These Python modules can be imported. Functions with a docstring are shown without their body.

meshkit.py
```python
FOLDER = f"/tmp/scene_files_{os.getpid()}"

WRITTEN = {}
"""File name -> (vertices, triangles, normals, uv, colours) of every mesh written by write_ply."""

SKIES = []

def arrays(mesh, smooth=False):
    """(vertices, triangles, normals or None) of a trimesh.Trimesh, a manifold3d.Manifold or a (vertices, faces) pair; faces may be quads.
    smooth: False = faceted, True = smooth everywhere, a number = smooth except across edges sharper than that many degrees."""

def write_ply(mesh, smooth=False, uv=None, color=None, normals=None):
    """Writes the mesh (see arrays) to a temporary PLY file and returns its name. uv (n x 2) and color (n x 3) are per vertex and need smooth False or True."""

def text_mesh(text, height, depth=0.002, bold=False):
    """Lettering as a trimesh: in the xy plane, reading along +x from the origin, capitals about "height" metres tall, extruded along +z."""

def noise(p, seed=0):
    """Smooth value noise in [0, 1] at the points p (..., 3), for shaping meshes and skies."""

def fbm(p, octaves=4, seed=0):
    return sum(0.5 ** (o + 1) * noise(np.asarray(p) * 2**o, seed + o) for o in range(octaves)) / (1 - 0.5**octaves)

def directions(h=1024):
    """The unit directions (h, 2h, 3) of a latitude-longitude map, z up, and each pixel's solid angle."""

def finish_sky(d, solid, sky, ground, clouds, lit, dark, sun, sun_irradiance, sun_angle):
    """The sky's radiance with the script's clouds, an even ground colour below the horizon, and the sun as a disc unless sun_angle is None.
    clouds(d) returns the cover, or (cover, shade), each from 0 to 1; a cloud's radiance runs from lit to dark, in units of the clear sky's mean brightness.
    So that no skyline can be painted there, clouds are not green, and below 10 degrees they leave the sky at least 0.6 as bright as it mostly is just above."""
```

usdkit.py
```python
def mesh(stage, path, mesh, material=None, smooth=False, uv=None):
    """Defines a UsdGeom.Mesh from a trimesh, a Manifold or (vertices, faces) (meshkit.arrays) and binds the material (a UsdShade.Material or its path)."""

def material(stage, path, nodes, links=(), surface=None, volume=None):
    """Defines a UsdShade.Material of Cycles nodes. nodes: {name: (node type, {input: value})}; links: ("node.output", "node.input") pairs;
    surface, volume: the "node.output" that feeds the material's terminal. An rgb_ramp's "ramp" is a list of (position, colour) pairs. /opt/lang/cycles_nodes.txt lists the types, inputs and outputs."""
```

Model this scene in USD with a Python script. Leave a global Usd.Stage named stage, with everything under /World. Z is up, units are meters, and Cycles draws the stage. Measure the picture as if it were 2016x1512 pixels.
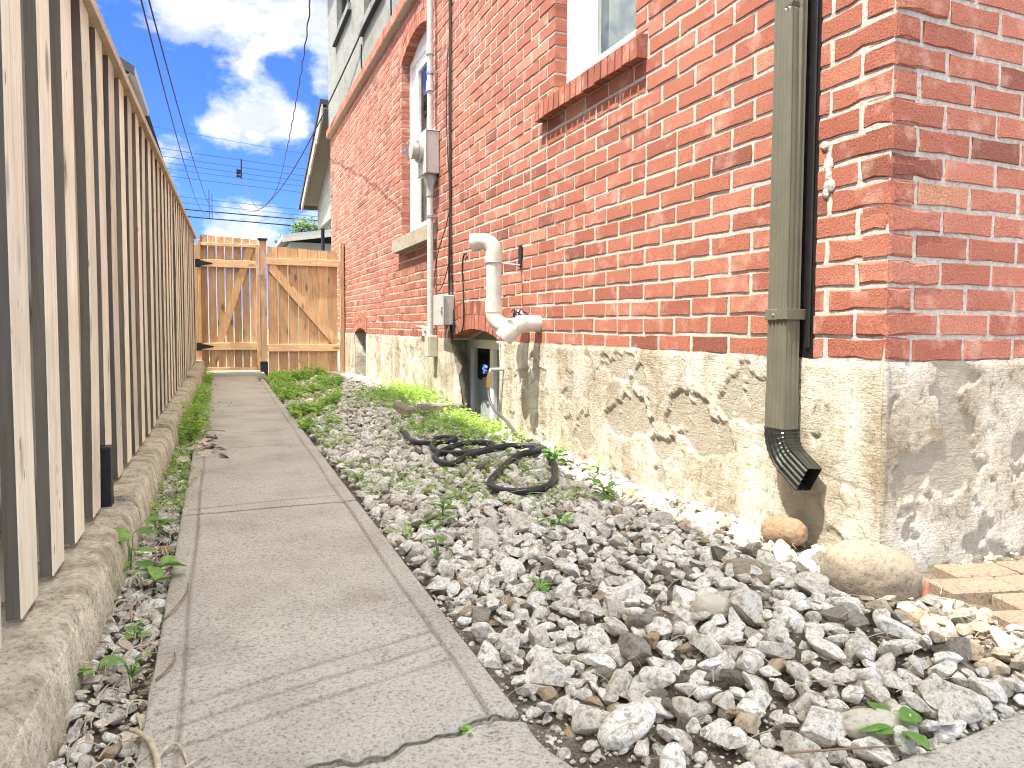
import math
import numpy as np
import trimesh
import manifold3d as m3
from scipy.spatial import ConvexHull
from shapely.geometry import Polygon, box as sbox
from shapely.ops import unary_union
from pxr import Gf, Sdf, Usd, UsdGeom, UsdLux, UsdShade, Vt
import meshkit
import usdkit

stage = Usd.Stage.CreateInMemory()
UsdGeom.SetStageUpAxis(stage, 'Z')
UsdGeom.SetStageMetersPerUnit(stage, 1.0)
UsdGeom.Xform.Define(stage, '/World')
UsdGeom.Scope.Define(stage, '/World/Looks')
PI = math.pi

# ------------------------------------------------------------------ camera
EXPOSURE = 2.68
cam = UsdGeom.Camera.Define(stage, '/World/camera')
FPX, CYPX = 1391.70, 715.26
CM = np.array([[0.92322562, -0.38423025, 0.0046439], [-0.01538789, -0.04904416, -0.99867807], [0.38395008, 0.92193372, -0.05119132]])
cam.CreateHorizontalApertureAttr(36.0)
cam.CreateVerticalApertureAttr(27.0)
cam.CreateFocalLengthAttr(FPX / 2016 * 36)
cam.CreateVerticalApertureOffsetAttr(-(756 - CYPX) / 2016 * 36)
cam.CreateClippingRangeAttr((0.05, 2000.0))
cam.CreateExposureAttr(EXPOSURE)
mt = np.eye(4)
mt[0, :3], mt[1, :3], mt[2, :3] = CM[0], -CM[1], -CM[2]
cam.AddTransformOp().Set(Gf.Matrix4d(*mt.ravel().tolist()))

# ------------------------------------------------------------------ sun and sky
SUN = np.array([-1.0, -0.20, 2.3])
SUN /= np.linalg.norm(SUN)
SUN_I, SKY_S = 0.5, 0.15
sun = UsdLux.DistantLight.Define(stage, '/World/sun')
sun.CreateIntensityAttr(SUN_I)
sun.CreateAngleAttr(0.53)
sun.CreateColorAttr(Gf.Vec3f(1.0, 0.94, 0.84))
sun.GetPrim().CreateAttribute('inputs:normalize', Sdf.ValueTypeNames.Bool).Set(True)
zx = SUN
xx = np.cross([0, 1, 0], zx); xx /= np.linalg.norm(xx)
yx = np.cross(zx, xx)
sm = np.eye(4); sm[0, :3], sm[1, :3], sm[2, :3] = xx, yx, zx
sun.AddTransformOp().Set(Gf.Matrix4d(*sm.ravel().tolist()))


def mat(name, nodes, links, surface='p.BSDF', volume=None):
    return usdkit.material(stage, '/World/Looks/' + name, nodes, links, surface=surface, volume=volume)


def sky_material():
    """Clear sky with broken cumulus all round; where the picture looks, the heaps stand where the photograph has them."""
    n = {'sky': ('sky_texture', {'sky_type': 'single_scattering', 'sun_disc': False, 'sun_elevation': float(math.asin(SUN[2])), 'sun_rotation': float(math.atan2(SUN[0], SUN[1])), 'altitude': 100.0, 'air_density': 1.0, 'aerosol_density': 0.6}),
         'deep': ('mix_color', {'blend_type': 'multiply', 'fac': 1.0, 'b': (0.075, 0.13, 0.36), 'use_clamp': False}),
         'tc': ('texture_coordinate', {}),
         'map': ('mapping', {'scale': (1.0, 1.0, 1.5)}),
         'n1': ('noise_texture', {'scale': 9.5, 'detail': 12.0, 'roughness': 0.6, 'distortion': 0.15}),
         'n2': ('noise_texture', {'scale': 17.0, 'detail': 8.0, 'roughness': 0.55}),
         'cov': ('math', {'math_type': 'add', 'value2': 0.0}),
         'ramp': ('map_range', {'range_type': 'smoothstep', 'from_min': 0.42, 'from_max': 0.70, 'clamp': True}),
         'lit': ('map_range', {'range_type': 'smoothstep', 'from_min': 0.34, 'from_max': 0.60, 'to_min': 0.0, 'to_max': 0.72, 'clamp': True}),
         'dens': ('map_range', {'range_type': 'smoothstep', 'from_min': 0.46, 'from_max': 0.62, 'clamp': True}),
         'shade': ('math', {'math_type': 'multiply'}),
         'ccol': ('mix_color', {'a': CLOUD_LIT, 'b': CLOUD_DARK, 'use_clamp': False}),
         # clouds near the sun scatter more; brightened further here to fill the shaded alley
         'sd': ('vector_math', {'math_type': 'dot_product', 'vector2': tuple(float(q) for q in SUN)}),
         'glow': ('map_range', {'range_type': 'smoothstep', 'from_min': 0.25, 'from_max': 1.0, 'to_min': 0.0, 'to_max': 1.0, 'clamp': True}),
         'gc': ('mix_color', {'a': (1.0, 1.0, 1.0), 'b': SUNWARD_FILL, 'use_clamp': False}),
         'cg': ('vector_math', {'math_type': 'multiply'}),
         'mix': ('mix_color', {'use_clamp': False}),
         'bg': ('background_shader', {'strength': SKY_S})}
    L = [('sky.color', 'deep.a'), ('tc.generated', 'map.vector'), ('map.vector', 'n1.vector'), ('map.vector', 'n2.vector')]
    last = 'n1.fac'
    for k, (c, r, a) in enumerate(BLOBS):
        c = np.array(c) / np.linalg.norm(c)
        n[f'd{k}'] = ('vector_math', {'math_type': 'distance', 'vector2': tuple(c)})
        n[f'r{k}'] = ('map_range', {'range_type': 'smoothstep', 'from_min': 0.0, 'from_max': r * 1.3, 'to_min': a, 'to_max': 0.0, 'clamp': True})
        n[f'a{k}'] = ('math', {'math_type': 'add'})
        L += [('tc.generated', f'd{k}.vector1'), (f'd{k}.value', f'r{k}.value'), (last, f'a{k}.value1'), (f'r{k}.result', f'a{k}.value2')]
        last = f'a{k}.value'
    L += [(last, 'cov.value1'), ('cov.value', 'ramp.value'), ('cov.value', 'dens.value'), ('n2.fac', 'lit.value'), ('dens.result', 'shade.value1'), ('lit.result', 'shade.value2'), ('shade.value', 'ccol.fac'),
          ('deep.result', 'mix.a'), ('tc.generated', 'sd.vector1'), ('sd.value', 'glow.value'), ('ccol.result', 'cg.vector1'), ('glow.result', 'gc.fac'), ('gc.result', 'cg.vector2'), ('cg.vector', 'mix.b'), ('ramp.result', 'mix.fac'), ('mix.result', 'bg.color')]
    return mat('sky_look', n, L, surface='bg.background')


SUNWARD_FILL = (13.5, 13.5, 10.4)
CLOUD_LIT, CLOUD_DARK = (1.85, 1.82, 1.76), (0.58, 0.66, 0.78)
# cloud heaps: (direction, angular radius, added cover)
BLOBS = [((0.02, 0.95, 0.28), 0.30, -0.13),
         ((0.06, 0.92, 0.385), 0.075, 0.17), ((-0.01, 0.92, 0.395), 0.06, 0.16), ((-0.05, 0.93, 0.37), 0.05, 0.19), ((-0.02, 0.935, 0.355), 0.045, 0.16), ((0.06, 0.93, 0.352), 0.04, 0.14), ((0.12, 0.91, 0.385), 0.05, 0.18),
         ((0.138, 0.93, 0.335), 0.03, 0.17), ((0.132, 0.935, 0.30), 0.025, 0.12), ((0.075, 0.94, 0.315), 0.04, -0.05),
         ((0.072, 0.963, 0.268), 0.042, 0.23), ((0.098, 0.962, 0.250), 0.036, 0.22), ((0.022, 0.967, 0.262), 0.042, 0.26), ((0.0, 0.97, 0.245), 0.03, 0.14), ((0.05, 0.968, 0.24), 0.045, 0.18),
         ((0.04, 0.945, 0.322), 0.022, 0.13), ((-0.02, 0.978, 0.225), 0.05, 0.08), ((0.13, 0.985, 0.15), 0.03, 0.2), ((0.005, 0.99, 0.115), 0.025, 0.15)]


dome = UsdLux.DomeLight.Define(stage, '/World/sky')
dome.CreateIntensityAttr(1.0)
UsdShade.MaterialBindingAPI.Apply(dome.GetPrim()).Bind(sky_material())
dome.GetPrim().SetCustomDataByKey('kind', 'structure')

# ------------------------------------------------------------------ scene helpers
taken = {}


def numbered(parent, name):
    k = taken.get((parent, name), -1) + 1
    taken[(parent, name)] = k
    return f'{parent}/{name}' if k == 0 else f'{parent}/{name}_{k:03d}'


def pth(parent):
    if parent is None:
        return '/World'
    return str(parent.GetPath()) if hasattr(parent, 'GetPath') else str(parent)


def tag(o, label=None, cat=None, group=None, kind=None):
    p = o if isinstance(o, Usd.Prim) else o.GetPrim()
    for k, v in (('label', label), ('category', cat), ('group', group), ('kind', kind)):
        if v:
            p.SetCustomDataByKey(k, v)
    return p


def thing(name, label=None, cat=None, group=None, kind=None, parent=None):
    x = UsdGeom.Xform.Define(stage, numbered(pth(parent), name))
    return tag(x, label, cat, group, kind)


def obj(name, mesh, material, parent=None, smooth=False, tone=None, label=None, cat=None, group=None, kind=None):
    """One Mesh prim; tone: a number (whole piece) or one number per triangle."""
    if isinstance(mesh, MB):
        mesh = mesh.get()
    path = numbered(pth(parent), name)
    m = usdkit.mesh(stage, path, mesh, material, smooth=smooth)
    if tone is not None:
        nf = len(m.GetFaceVertexCountsAttr().Get())
        t_ = np.full(nf, float(tone), np.float32) if np.ndim(tone) == 0 else np.asarray(tone, np.float32)
        if len(t_) != nf:
            raise ValueError(f'{path}: {len(t_)} tones for {nf} faces')
        UsdGeom.PrimvarsAPI(m).CreatePrimvar('tone', Sdf.ValueTypeNames.FloatArray, 'uniform').Set(Vt.FloatArray.FromNumpy(t_))
    return tag(m, label, cat, group, kind)


class MB:
    """Collects shapes into one mesh."""
    def __init__(self):
        self.v, self.f, self.n, self.t = [], [], 0, []

    def add(self, v, f, tone=0.5):
        v, f = np.asarray(v, float), np.asarray(f, int)
        if f.shape[1] == 4:
            f = np.vstack([f[:, [0, 1, 2]], f[:, [0, 2, 3]]])
        self.v.append(v); self.f.append(f + self.n); self.n += len(v)
        self.t.append(np.full(len(f), tone))
        return self

    def tm(self, m, tone=0.5):
        return self.add(m.vertices, m.faces, tone)

    def get(self):
        return np.vstack(self.v), np.vstack(self.f)

    def tone(self):
        return np.concatenate(self.t)

    def box(self, x0, x1, y0, y1, z0, z1, b=0.0, tone=0.5):
        v, f = cbox(x0, x1, y0, y1, z0, z1, b)
        return self.add(v, f, tone)

    def tube(self, pts, r, n=8, closed=False, caps=True, tone=0.5):
        v, f = tube(pts, r, n, caps)
        return self.add(v, f, tone)


def cbox(x0, x1, y0, y1, z0, z1, b=0.0):
    """Box, chamfered by b."""
    c = np.array([(x0 + x1) / 2, (y0 + y1) / 2, (z0 + z1) / 2]); h = np.array([abs(x1 - x0), abs(y1 - y0), abs(z1 - z0)]) / 2
    if b <= 0:
        s = np.array([[i, j, k] for i in (-1, 1) for j in (-1, 1) for k in (-1, 1)])
        v = c + s * h
        f = [(0, 1, 3, 2), (4, 6, 7, 5), (0, 4, 5, 1), (2, 3, 7, 6), (0, 2, 6, 4), (1, 5, 7, 3)]
        return v, np.array(f)
    b = min(b, h.min() * 0.9)
    pts = []
    for s in np.array([[i, j, k] for i in (-1, 1) for j in (-1, 1) for k in (-1, 1)]):
        for a in range(3):
            q = h - b; q[a] = h[a]
            pts.append(c + s * q)
    pts = np.array(pts)
    hu = ConvexHull(pts)
    f = hu.simplices.copy()
    for i, t in enumerate(f):
        nn = np.cross(pts[t[1]] - pts[t[0]], pts[t[2]] - pts[t[0]])
        if nn @ hu.equations[i, :3] < 0:
            f[i] = t[::-1]
    return pts, f


def tube(pts, r, n=8, caps=True):
    pts = np.asarray(pts, float)
    r = np.broadcast_to(np.asarray(r, float), (len(pts),))
    tng = np.gradient(pts, axis=0)
    tng /= np.maximum(np.linalg.norm(tng, axis=1, keepdims=True), 1e-9)
    up = np.array([0, 0, 1.0]) if abs(tng[0, 2]) < 0.9 else np.array([0, 1.0, 0])
    u = np.cross(tng[0], up); u /= np.linalg.norm(u)
    V = []
    for i in range(len(pts)):
        u = u - tng[i] * (u @ tng[i]); u /= max(np.linalg.norm(u), 1e-9)
        w = np.cross(tng[i], u)
        a = np.arange(n) / n * 2 * PI
        V.append(pts[i] + r[i] * (np.cos(a)[:, None] * u + np.sin(a)[:, None] * w))
    V = np.vstack(V)
    F = []
    for i in range(len(pts) - 1):
        for k in range(n):
            a, b = i * n + k, i * n + (k + 1) % n
            F += [(a, b, b + n), (a, b + n, a + n)]
    if caps:
        V = np.vstack([V, pts[0], pts[-1]])
        c0, c1, e = len(V) - 2, len(V) - 1, (len(pts) - 1) * n
        for k in range(n):
            F += [(c0, (k + 1) % n, k), (c1, e + k, e + (k + 1) % n)]
    return V, np.array(F)


def ring_tube(pts, profile, closed_ends=True):
    """Sweeps a closed 2-D profile [(a,b)] along pts; profile axes given per point as (origin, A, B)."""
    V = []
    for o, A, B in pts:
        V.append([np.asarray(o) + a * np.asarray(A) + b * np.asarray(B) for a, b in profile])
    n = len(profile); V = np.array(V).reshape(-1, 3); F = []
    for i in range(len(pts) - 1):
        for k in range(n):
            a, b = i * n + k, i * n + (k + 1) % n
            F += [(a, b, b + n), (a, b + n, a + n)]
    return V, np.array(F)


def urect(u0, u1, v0, v1):
    return sbox(u0, v0, u1, v1)


def spline(P, n=60):
    from scipy.interpolate import CubicSpline
    P = np.asarray(P, float)
    t = np.concatenate([[0], np.cumsum(np.linalg.norm(np.diff(P, axis=0), axis=1))])
    return CubicSpline(t, P)(np.linspace(0, t[-1], n))


def extrude(poly, d, to):
    """Extrudes a shapely polygon by depth d; to(u, v, w) -> xyz."""
    m = trimesh.creation.extrude_polygon(poly, d, engine='earcut')
    p = np.array([to(*q) for q in m.vertices])
    f = np.array(m.faces)
    a = np.array([to(0, 0, 0), to(1, 0, 0), to(0, 1, 0), to(0, 0, 1)])
    if np.linalg.det(a[1:] - a[0]) < 0:
        f = f[:, ::-1]
    return p, f


def grid(xs, ys, zf):
    X, Y = np.meshgrid(xs, ys, indexing='ij')
    Z = zf(X, Y)
    v = np.stack([X, Y, Z], -1).reshape(-1, 3)
    ny = len(ys); F = []
    i, j = np.meshgrid(np.arange(len(xs) - 1), np.arange(ny - 1), indexing='ij')
    a = (i * ny + j).ravel()
    f = np.stack([a, a + ny, a + ny + 1, a + 1], 1)
    return v, np.vstack([f[:, [0, 1, 2]], f[:, [0, 2, 3]]])


# ------------------------------------------------------------------ materials
def bumped(name, base_nodes, base_links, color, rough=0.8, bump=None, dist=0.002, extra=None, spec=0.3):
    n = dict(base_nodes); L = list(base_links)
    n['p'] = ('principled_bsdf', {'roughness': rough, 'specular_ior_level': spec, **(extra or {})})
    L.append((color, 'p.base_color'))
    if bump:
        n['bump'] = ('bump', {'strength': 1.0, 'distance': dist})
        L += [(bump, 'bump.height'), ('bump.normal', 'p.normal')]
    return mat(name, n, L)


def plain(name, c, rough=0.5, metallic=0.0, spec=0.4, var=0.12, scale=30.0):
    n = {'g': ('geometry', {}), 'n': ('noise_texture', {'scale': scale, 'detail': 5.0, 'roughness': 0.6}),
         'r': ('rgb_ramp', {'ramp': [(0.3, tuple(x * (1 - var) for x in c)), (0.7, tuple(min(1, x * (1 + var)) for x in c))]}),
         'p': ('principled_bsdf', {'roughness': rough, 'metallic': metallic, 'specular_ior_level': spec})}
    return mat(name, n, [('g.position', 'n.vector'), ('n.fac', 'r.fac'), ('r.color', 'p.base_color')])


def brick_material():
    n = {'g': ('geometry', {}), 'at': ('attribute', {'attribute': 'tone'}),
         'c': ('rgb_ramp', {'ramp': [(0.0, (0.19, 0.066, 0.045)), (0.12, (0.29, 0.095, 0.062)), (0.5, (0.345, 0.122, 0.079)), (0.85, (0.40, 0.155, 0.105)), (0.97, (0.42, 0.19, 0.135)), (1.0, (0.41, 0.19, 0.12))]}),
         'n1': ('noise_texture', {'scale': 170.0, 'detail': 4.0, 'roughness': 0.7}),
         'n2': ('noise_texture', {'scale': 9.0, 'detail': 5.0, 'roughness': 0.6}),
         'r1': ('rgb_ramp', {'ramp': [(0.30, (0.38, 0.33, 0.32)), (0.45, (0.86, 0.84, 0.83)), (0.56, (1.06, 1.06, 1.06)), (0.68, (1.30, 1.38, 1.45))]}),
         'm1': ('mix_color', {'blend_type': 'multiply', 'fac': 0.85, 'use_clamp': False}),
         'r2': ('map_range', {'from_min': 0.54, 'from_max': 0.74, 'to_min': 0.0, 'to_max': 0.5, 'clamp': True}),
         'm2': ('mix_color', {'b': (0.58, 0.40, 0.32)}),
         'hb': ('math', {'math_type': 'add'})}
    L = [('at.fac', 'c.fac'), ('g.position', 'n1.vector'), ('g.position', 'n2.vector'), ('n1.fac', 'r1.fac'), ('c.color', 'm1.a'), ('r1.color', 'm1.b'), ('m1.result', 'm2.a'), ('n2.fac', 'r2.value'), ('r2.result', 'm2.fac'), ('n1.fac', 'hb.value1'), ('n2.fac', 'hb.value2')]
    return bumped('brick_look', n, L, 'm2.result', 0.9, 'hb.value', 0.004)


def mortar_material():
    n = {'g': ('geometry', {}), 'n': ('noise_texture', {'scale': 60.0, 'detail': 6.0, 'roughness': 0.65}),
         'r': ('rgb_ramp', {'ramp': [(0.28, (0.28, 0.245, 0.20)), (0.5, (0.46, 0.425, 0.37)), (0.72, (0.57, 0.54, 0.485))]})}
    return bumped('mortar_look', n, [('g.position', 'n.vector'), ('n.fac', 'r.fac')], 'r.color', 0.95, 'n.fac', 0.006)


def parging_material():
    """Old cream render, peeling in patches; the patches are its wear, save the shadow painted under the spout."""
    n = {'g': ('geometry', {}), 'at': ('attribute', {'attribute': 'tone'}),
         'n1': ('noise_texture', {'scale': 4.5, 'detail': 8.0, 'roughness': 0.62}),
         'n2': ('noise_texture', {'scale': 95.0, 'detail': 5.0, 'roughness': 0.65}),
         'n3': ('noise_texture', {'scale': 22.0, 'detail': 8.0, 'roughness': 0.7, 'distortion': 0.8}),
         'wm': ('mapping', {'scale': (9.0, 9.0, 70.0), 'rotation': (0.22, 0.0, 0.0)}), 'w': ('noise_texture', {'scale': 1.0, 'detail': 4.0, 'roughness': 0.6, 'distortion': 1.2}),
         'sm': ('mapping', {'scale': (5.0, 5.0, 0.8)}), 'st': ('noise_texture', {'scale': 1.0, 'detail': 7.0, 'roughness': 0.6}), 'rs': ('rgb_ramp', {'ramp': [(0.36, (0.74, 0.68, 0.58)), (0.5, (0.97, 0.96, 0.94)), (0.62, (1.12, 1.12, 1.12))]}), 'ms': ('mix_color', {'blend_type': 'multiply', 'fac': 0.85, 'use_clamp': False}),
         'r1': ('rgb_ramp', {'ramp': [(0.30, (0.29, 0.235, 0.165)), (0.43, (0.42, 0.378, 0.305)), (0.54, (0.51, 0.483, 0.415)), (0.68, (0.61, 0.585, 0.52))]}),
         'r3': ('rgb_ramp', {'ramp': [(0.36, (0.38, 0.33, 0.27)), (0.45, (0.88, 0.86, 0.83)), (0.6, (1.0, 1.0, 1.0))]}),
         'm1': ('mix_color', {'blend_type': 'multiply', 'fac': 0.75}),
         'r2': ('rgb_ramp', {'ramp': [(0.30, (0.62, 0.58, 0.52)), (0.46, (1, 1, 1)), (1.0, (1, 1, 1))]}),
         'm2': ('mix_color', {'blend_type': 'multiply', 'fac': 0.8}),
         'gp': ('mix_color', {'b': (0.30, 0.265, 0.205)}),
         'h1': ('math', {'math_type': 'multiply_add', 'value2': 0.55}), 'h2': ('math', {'math_type': 'multiply_add', 'value2': 0.8})}
    L = [('g.position', f'{k}.vector') for k in ('n1', 'n2', 'n3', 'wm', 'sm')] + [('wm.vector', 'w.vector'), ('sm.vector', 'st.vector'), ('st.fac', 'rs.fac'), ('m2.result', 'ms.a'), ('rs.color', 'ms.b')] + [('n1.fac', 'r1.fac'), ('n3.fac', 'r3.fac'), ('r1.color', 'm1.a'), ('r3.color', 'm1.b'), ('n2.fac', 'r2.fac'), ('m1.result', 'm2.a'), ('r2.color', 'm2.b'),
         ('ms.result', 'gp.a'), ('at.fac', 'gp.fac'), ('w.fac', 'h1.value1'), ('n3.fac', 'h1.value3'), ('n2.fac', 'h2.value1'), ('h1.value', 'h2.value3')]
    return bumped('parging_look', n, L, 'gp.result', 0.95, 'h2.value', 0.006)


def concrete_material(name, lo, mid, hi, scale=150.0, dist=0.0025, stain=0.5, moss=0.0, dirt=False, grit=0.42, pit=0.42, streak=0.0):
    n = {'g': ('geometry', {}),
         'n1': ('noise_texture', {'scale': scale, 'detail': 4.0, 'roughness': 0.75}),
         'n2': ('noise_texture', {'scale': 3.2, 'detail': 7.0, 'roughness': 0.6}),
         'v': ('noise_texture', {'scale': scale * grit, 'detail': 4.0, 'roughness': 0.85}),
         'r1': ('rgb_ramp', {'ramp': [(0.30, lo), (0.44, mid), (0.6, mid), (0.74, hi)]}),
         'r2': ('rgb_ramp', {'ramp': [(0.3, (0.70, 0.67, 0.63)), (0.5, (0.95, 0.94, 0.92)), (0.7, (1.08, 1.07, 1.05))]}),
         'rv': ('rgb_ramp', {'ramp': [(pit - 0.10, (0.33, 0.31, 0.285)), (pit, (0.88, 0.87, 0.85)), (pit + 0.1, (1.04, 1.04, 1.04)), (1, (1.04, 1.04, 1.04))]}),
         'm': ('mix_color', {'blend_type': 'multiply', 'fac': stain, 'use_clamp': False}),
         'm2': ('mix_color', {'blend_type': 'multiply', 'fac': 0.8, 'use_clamp': False})}
    L = [('g.position', 'n1.vector'), ('g.position', 'n2.vector'), ('g.position', 'v.vector'), ('n1.fac', 'r1.fac'), ('n2.fac', 'r2.fac'), ('v.fac', 'rv.fac'), ('r1.color', 'm.a'), ('r2.color', 'm.b'), ('m.result', 'm2.a'), ('rv.color', 'm2.b')]
    out = 'm2.result'
    if moss:
        n.update({'n4': ('noise_texture', {'scale': 11.0, 'detail': 8.0, 'roughness': 0.7}), 'rm': ('map_range', {'from_min': 0.5, 'from_max': 0.62, 'to_min': 0.0, 'to_max': moss, 'clamp': True}), 'mm': ('mix_color', {'b': (0.17, 0.15, 0.085)})})
        L += [('g.position', 'n4.vector'), ('n4.fac', 'rm.value'), ('rm.result', 'mm.fac'), ('m2.result', 'mm.a')]
        out = 'mm.result'
    if streak:
        n.update({'sm': ('mapping', {'scale': (11.0, 11.0, 1.6)}), 'sn': ('noise_texture', {'scale': 1.0, 'detail': 7.0, 'roughness': 0.65}), 'sr': ('rgb_ramp', {'ramp': [(0.36, (0.45, 0.40, 0.29)), (0.5, (0.92, 0.90, 0.85)), (0.62, (1.18, 1.18, 1.16))]}), 'sx': ('mix_color', {'blend_type': 'multiply', 'fac': streak, 'use_clamp': False})})
        L += [('g.position', 'sm.vector'), ('sm.vector', 'sn.vector'), ('sn.fac', 'sr.fac'), (out, 'sx.a'), ('sr.color', 'sx.b')]
        out = 'sx.result'
    if dirt:
        n.update({'at': ('attribute', {'attribute': 'tone'}), 'dm': ('mix_color', {'b': (0.11, 0.095, 0.075)})})
        L += [('at.fac', 'dm.fac'), (out, 'dm.a')]
        out = 'dm.result'
    return bumped(name, n, L, out, 0.92, 'n1.fac', dist)


def wood_material(name, c0, c1, c2, axis='z', rough=0.75, knots=0.75, grain=(70, 70, 3.0)):
    sc = {'z': grain, 'x': (grain[2], grain[1], grain[0])}[axis]
    ks = {'z': (7.0, 7.0, 2.6), 'x': (2.6, 7.0, 7.0)}[axis]
    n = {'g': ('geometry', {}), 'at': ('attribute', {'attribute': 'tone'}),
         'off': ('combine_xyz', {}), 'o2': ('vector_math', {'math_type': 'scale', 'scale': 37.0}), 'ad': ('vector_math', {'math_type': 'add'}),
         'mp': ('mapping', {'scale': sc}), 'mk': ('mapping', {'scale': ks}),
         'n1': ('noise_texture', {'scale': 1.0, 'detail': 6.0, 'roughness': 0.65, 'distortion': 0.6}),
         'n2': ('noise_texture', {'scale': 4.0, 'detail': 4.0}),
         'vk': ('voronoi_texture', {'scale': 1.0, 'randomness': 1.0}),
         'rk': ('map_range', {'from_min': 0.08, 'from_max': 0.2, 'to_min': knots, 'to_max': 0.0, 'clamp': True}),
         'r1': ('rgb_ramp', {'ramp': [(0.25, c0), (0.5, c1), (0.75, c2)]}),
         'tn': ('map_range', {'from_min': -1.0, 'from_max': 1.0, 'to_min': 0.20, 'to_max': 1.16}),
         'r2': ('map_range', {'from_min': 0.3, 'from_max': 0.7, 'to_min': 0.88, 'to_max': 1.08}),
         'mul': ('math', {'math_type': 'multiply'}),
         'cm': ('mapping', {'scale': tuple(2.2 * q for q in sc[:2]) + (1.1,) if axis == 'z' else (1.1, 150.0, 150.0)}), 'cn': ('noise_texture', {'scale': 1.0, 'detail': 2.0}), 'cr': ('map_range', {'from_min': 0.70, 'from_max': 0.75, 'to_min': 0.0, 'to_max': 0.8, 'clamp': True}), 'ck': ('mix_color', {'b': tuple(0.22 * x for x in c0)}),
         'pm': ('mapping', {'scale': (26.0, 26.0, 9.0)}), 'pv': ('voronoi_texture', {'scale': 1.0}), 'pr': ('map_range', {'from_min': 0.10, 'from_max': 0.17, 'to_min': 0.8, 'to_max': 0.0, 'clamp': True}), 'pg': ('noise_texture', {'scale': 3.0}), 'pgr': ('map_range', {'from_min': 0.5, 'from_max': 0.55, 'clamp': True}), 'pp': ('math', {'math_type': 'multiply'}), 'pk': ('mix_color', {'b': tuple(0.3 * x for x in c0)}),
         'm1': ('vector_math', {'math_type': 'scale'}),
         'mk2': ('mix_color', {'b': tuple(0.28 * x for x in c0)})}
    L = [('at.fac', 'off.x'), ('at.fac', 'off.z'), ('off.vector', 'o2.vector1'), ('g.position', 'ad.vector1'), ('o2.vector', 'ad.vector2'), ('ad.vector', 'mp.vector'), ('ad.vector', 'mk.vector'), ('ad.vector', 'n2.vector'),
         ('mp.vector', 'n1.vector'), ('mk.vector', 'vk.vector'), ('vk.distance', 'rk.value'), ('n1.fac', 'r1.fac'), ('at.fac', 'tn.value'), ('n2.fac', 'r2.value'), ('tn.result', 'mul.value1'), ('r2.result', 'mul.value2'), ('r1.color', 'm1.vector1'), ('mul.value', 'm1.scale'), ('m1.vector', 'mk2.a'), ('rk.result', 'mk2.fac'),
          ('ad.vector', 'cm.vector'), ('cm.vector', 'cn.vector'), ('cn.fac', 'cr.value'), ('cr.result', 'ck.fac'), ('mk2.result', 'ck.a'), ('ad.vector', 'pm.vector'), ('pm.vector', 'pv.vector'), ('pv.distance', 'pr.value'), ('ad.vector', 'pg.vector'), ('pg.fac', 'pgr.value'), ('pr.result', 'pp.value1'), ('pgr.result', 'pp.value2'), ('pp.value', 'pk.fac'), ('ck.result', 'pk.a')]
    return bumped(name, n, L, 'pk.result', rough, 'n1.fac', 0.0015)


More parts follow.
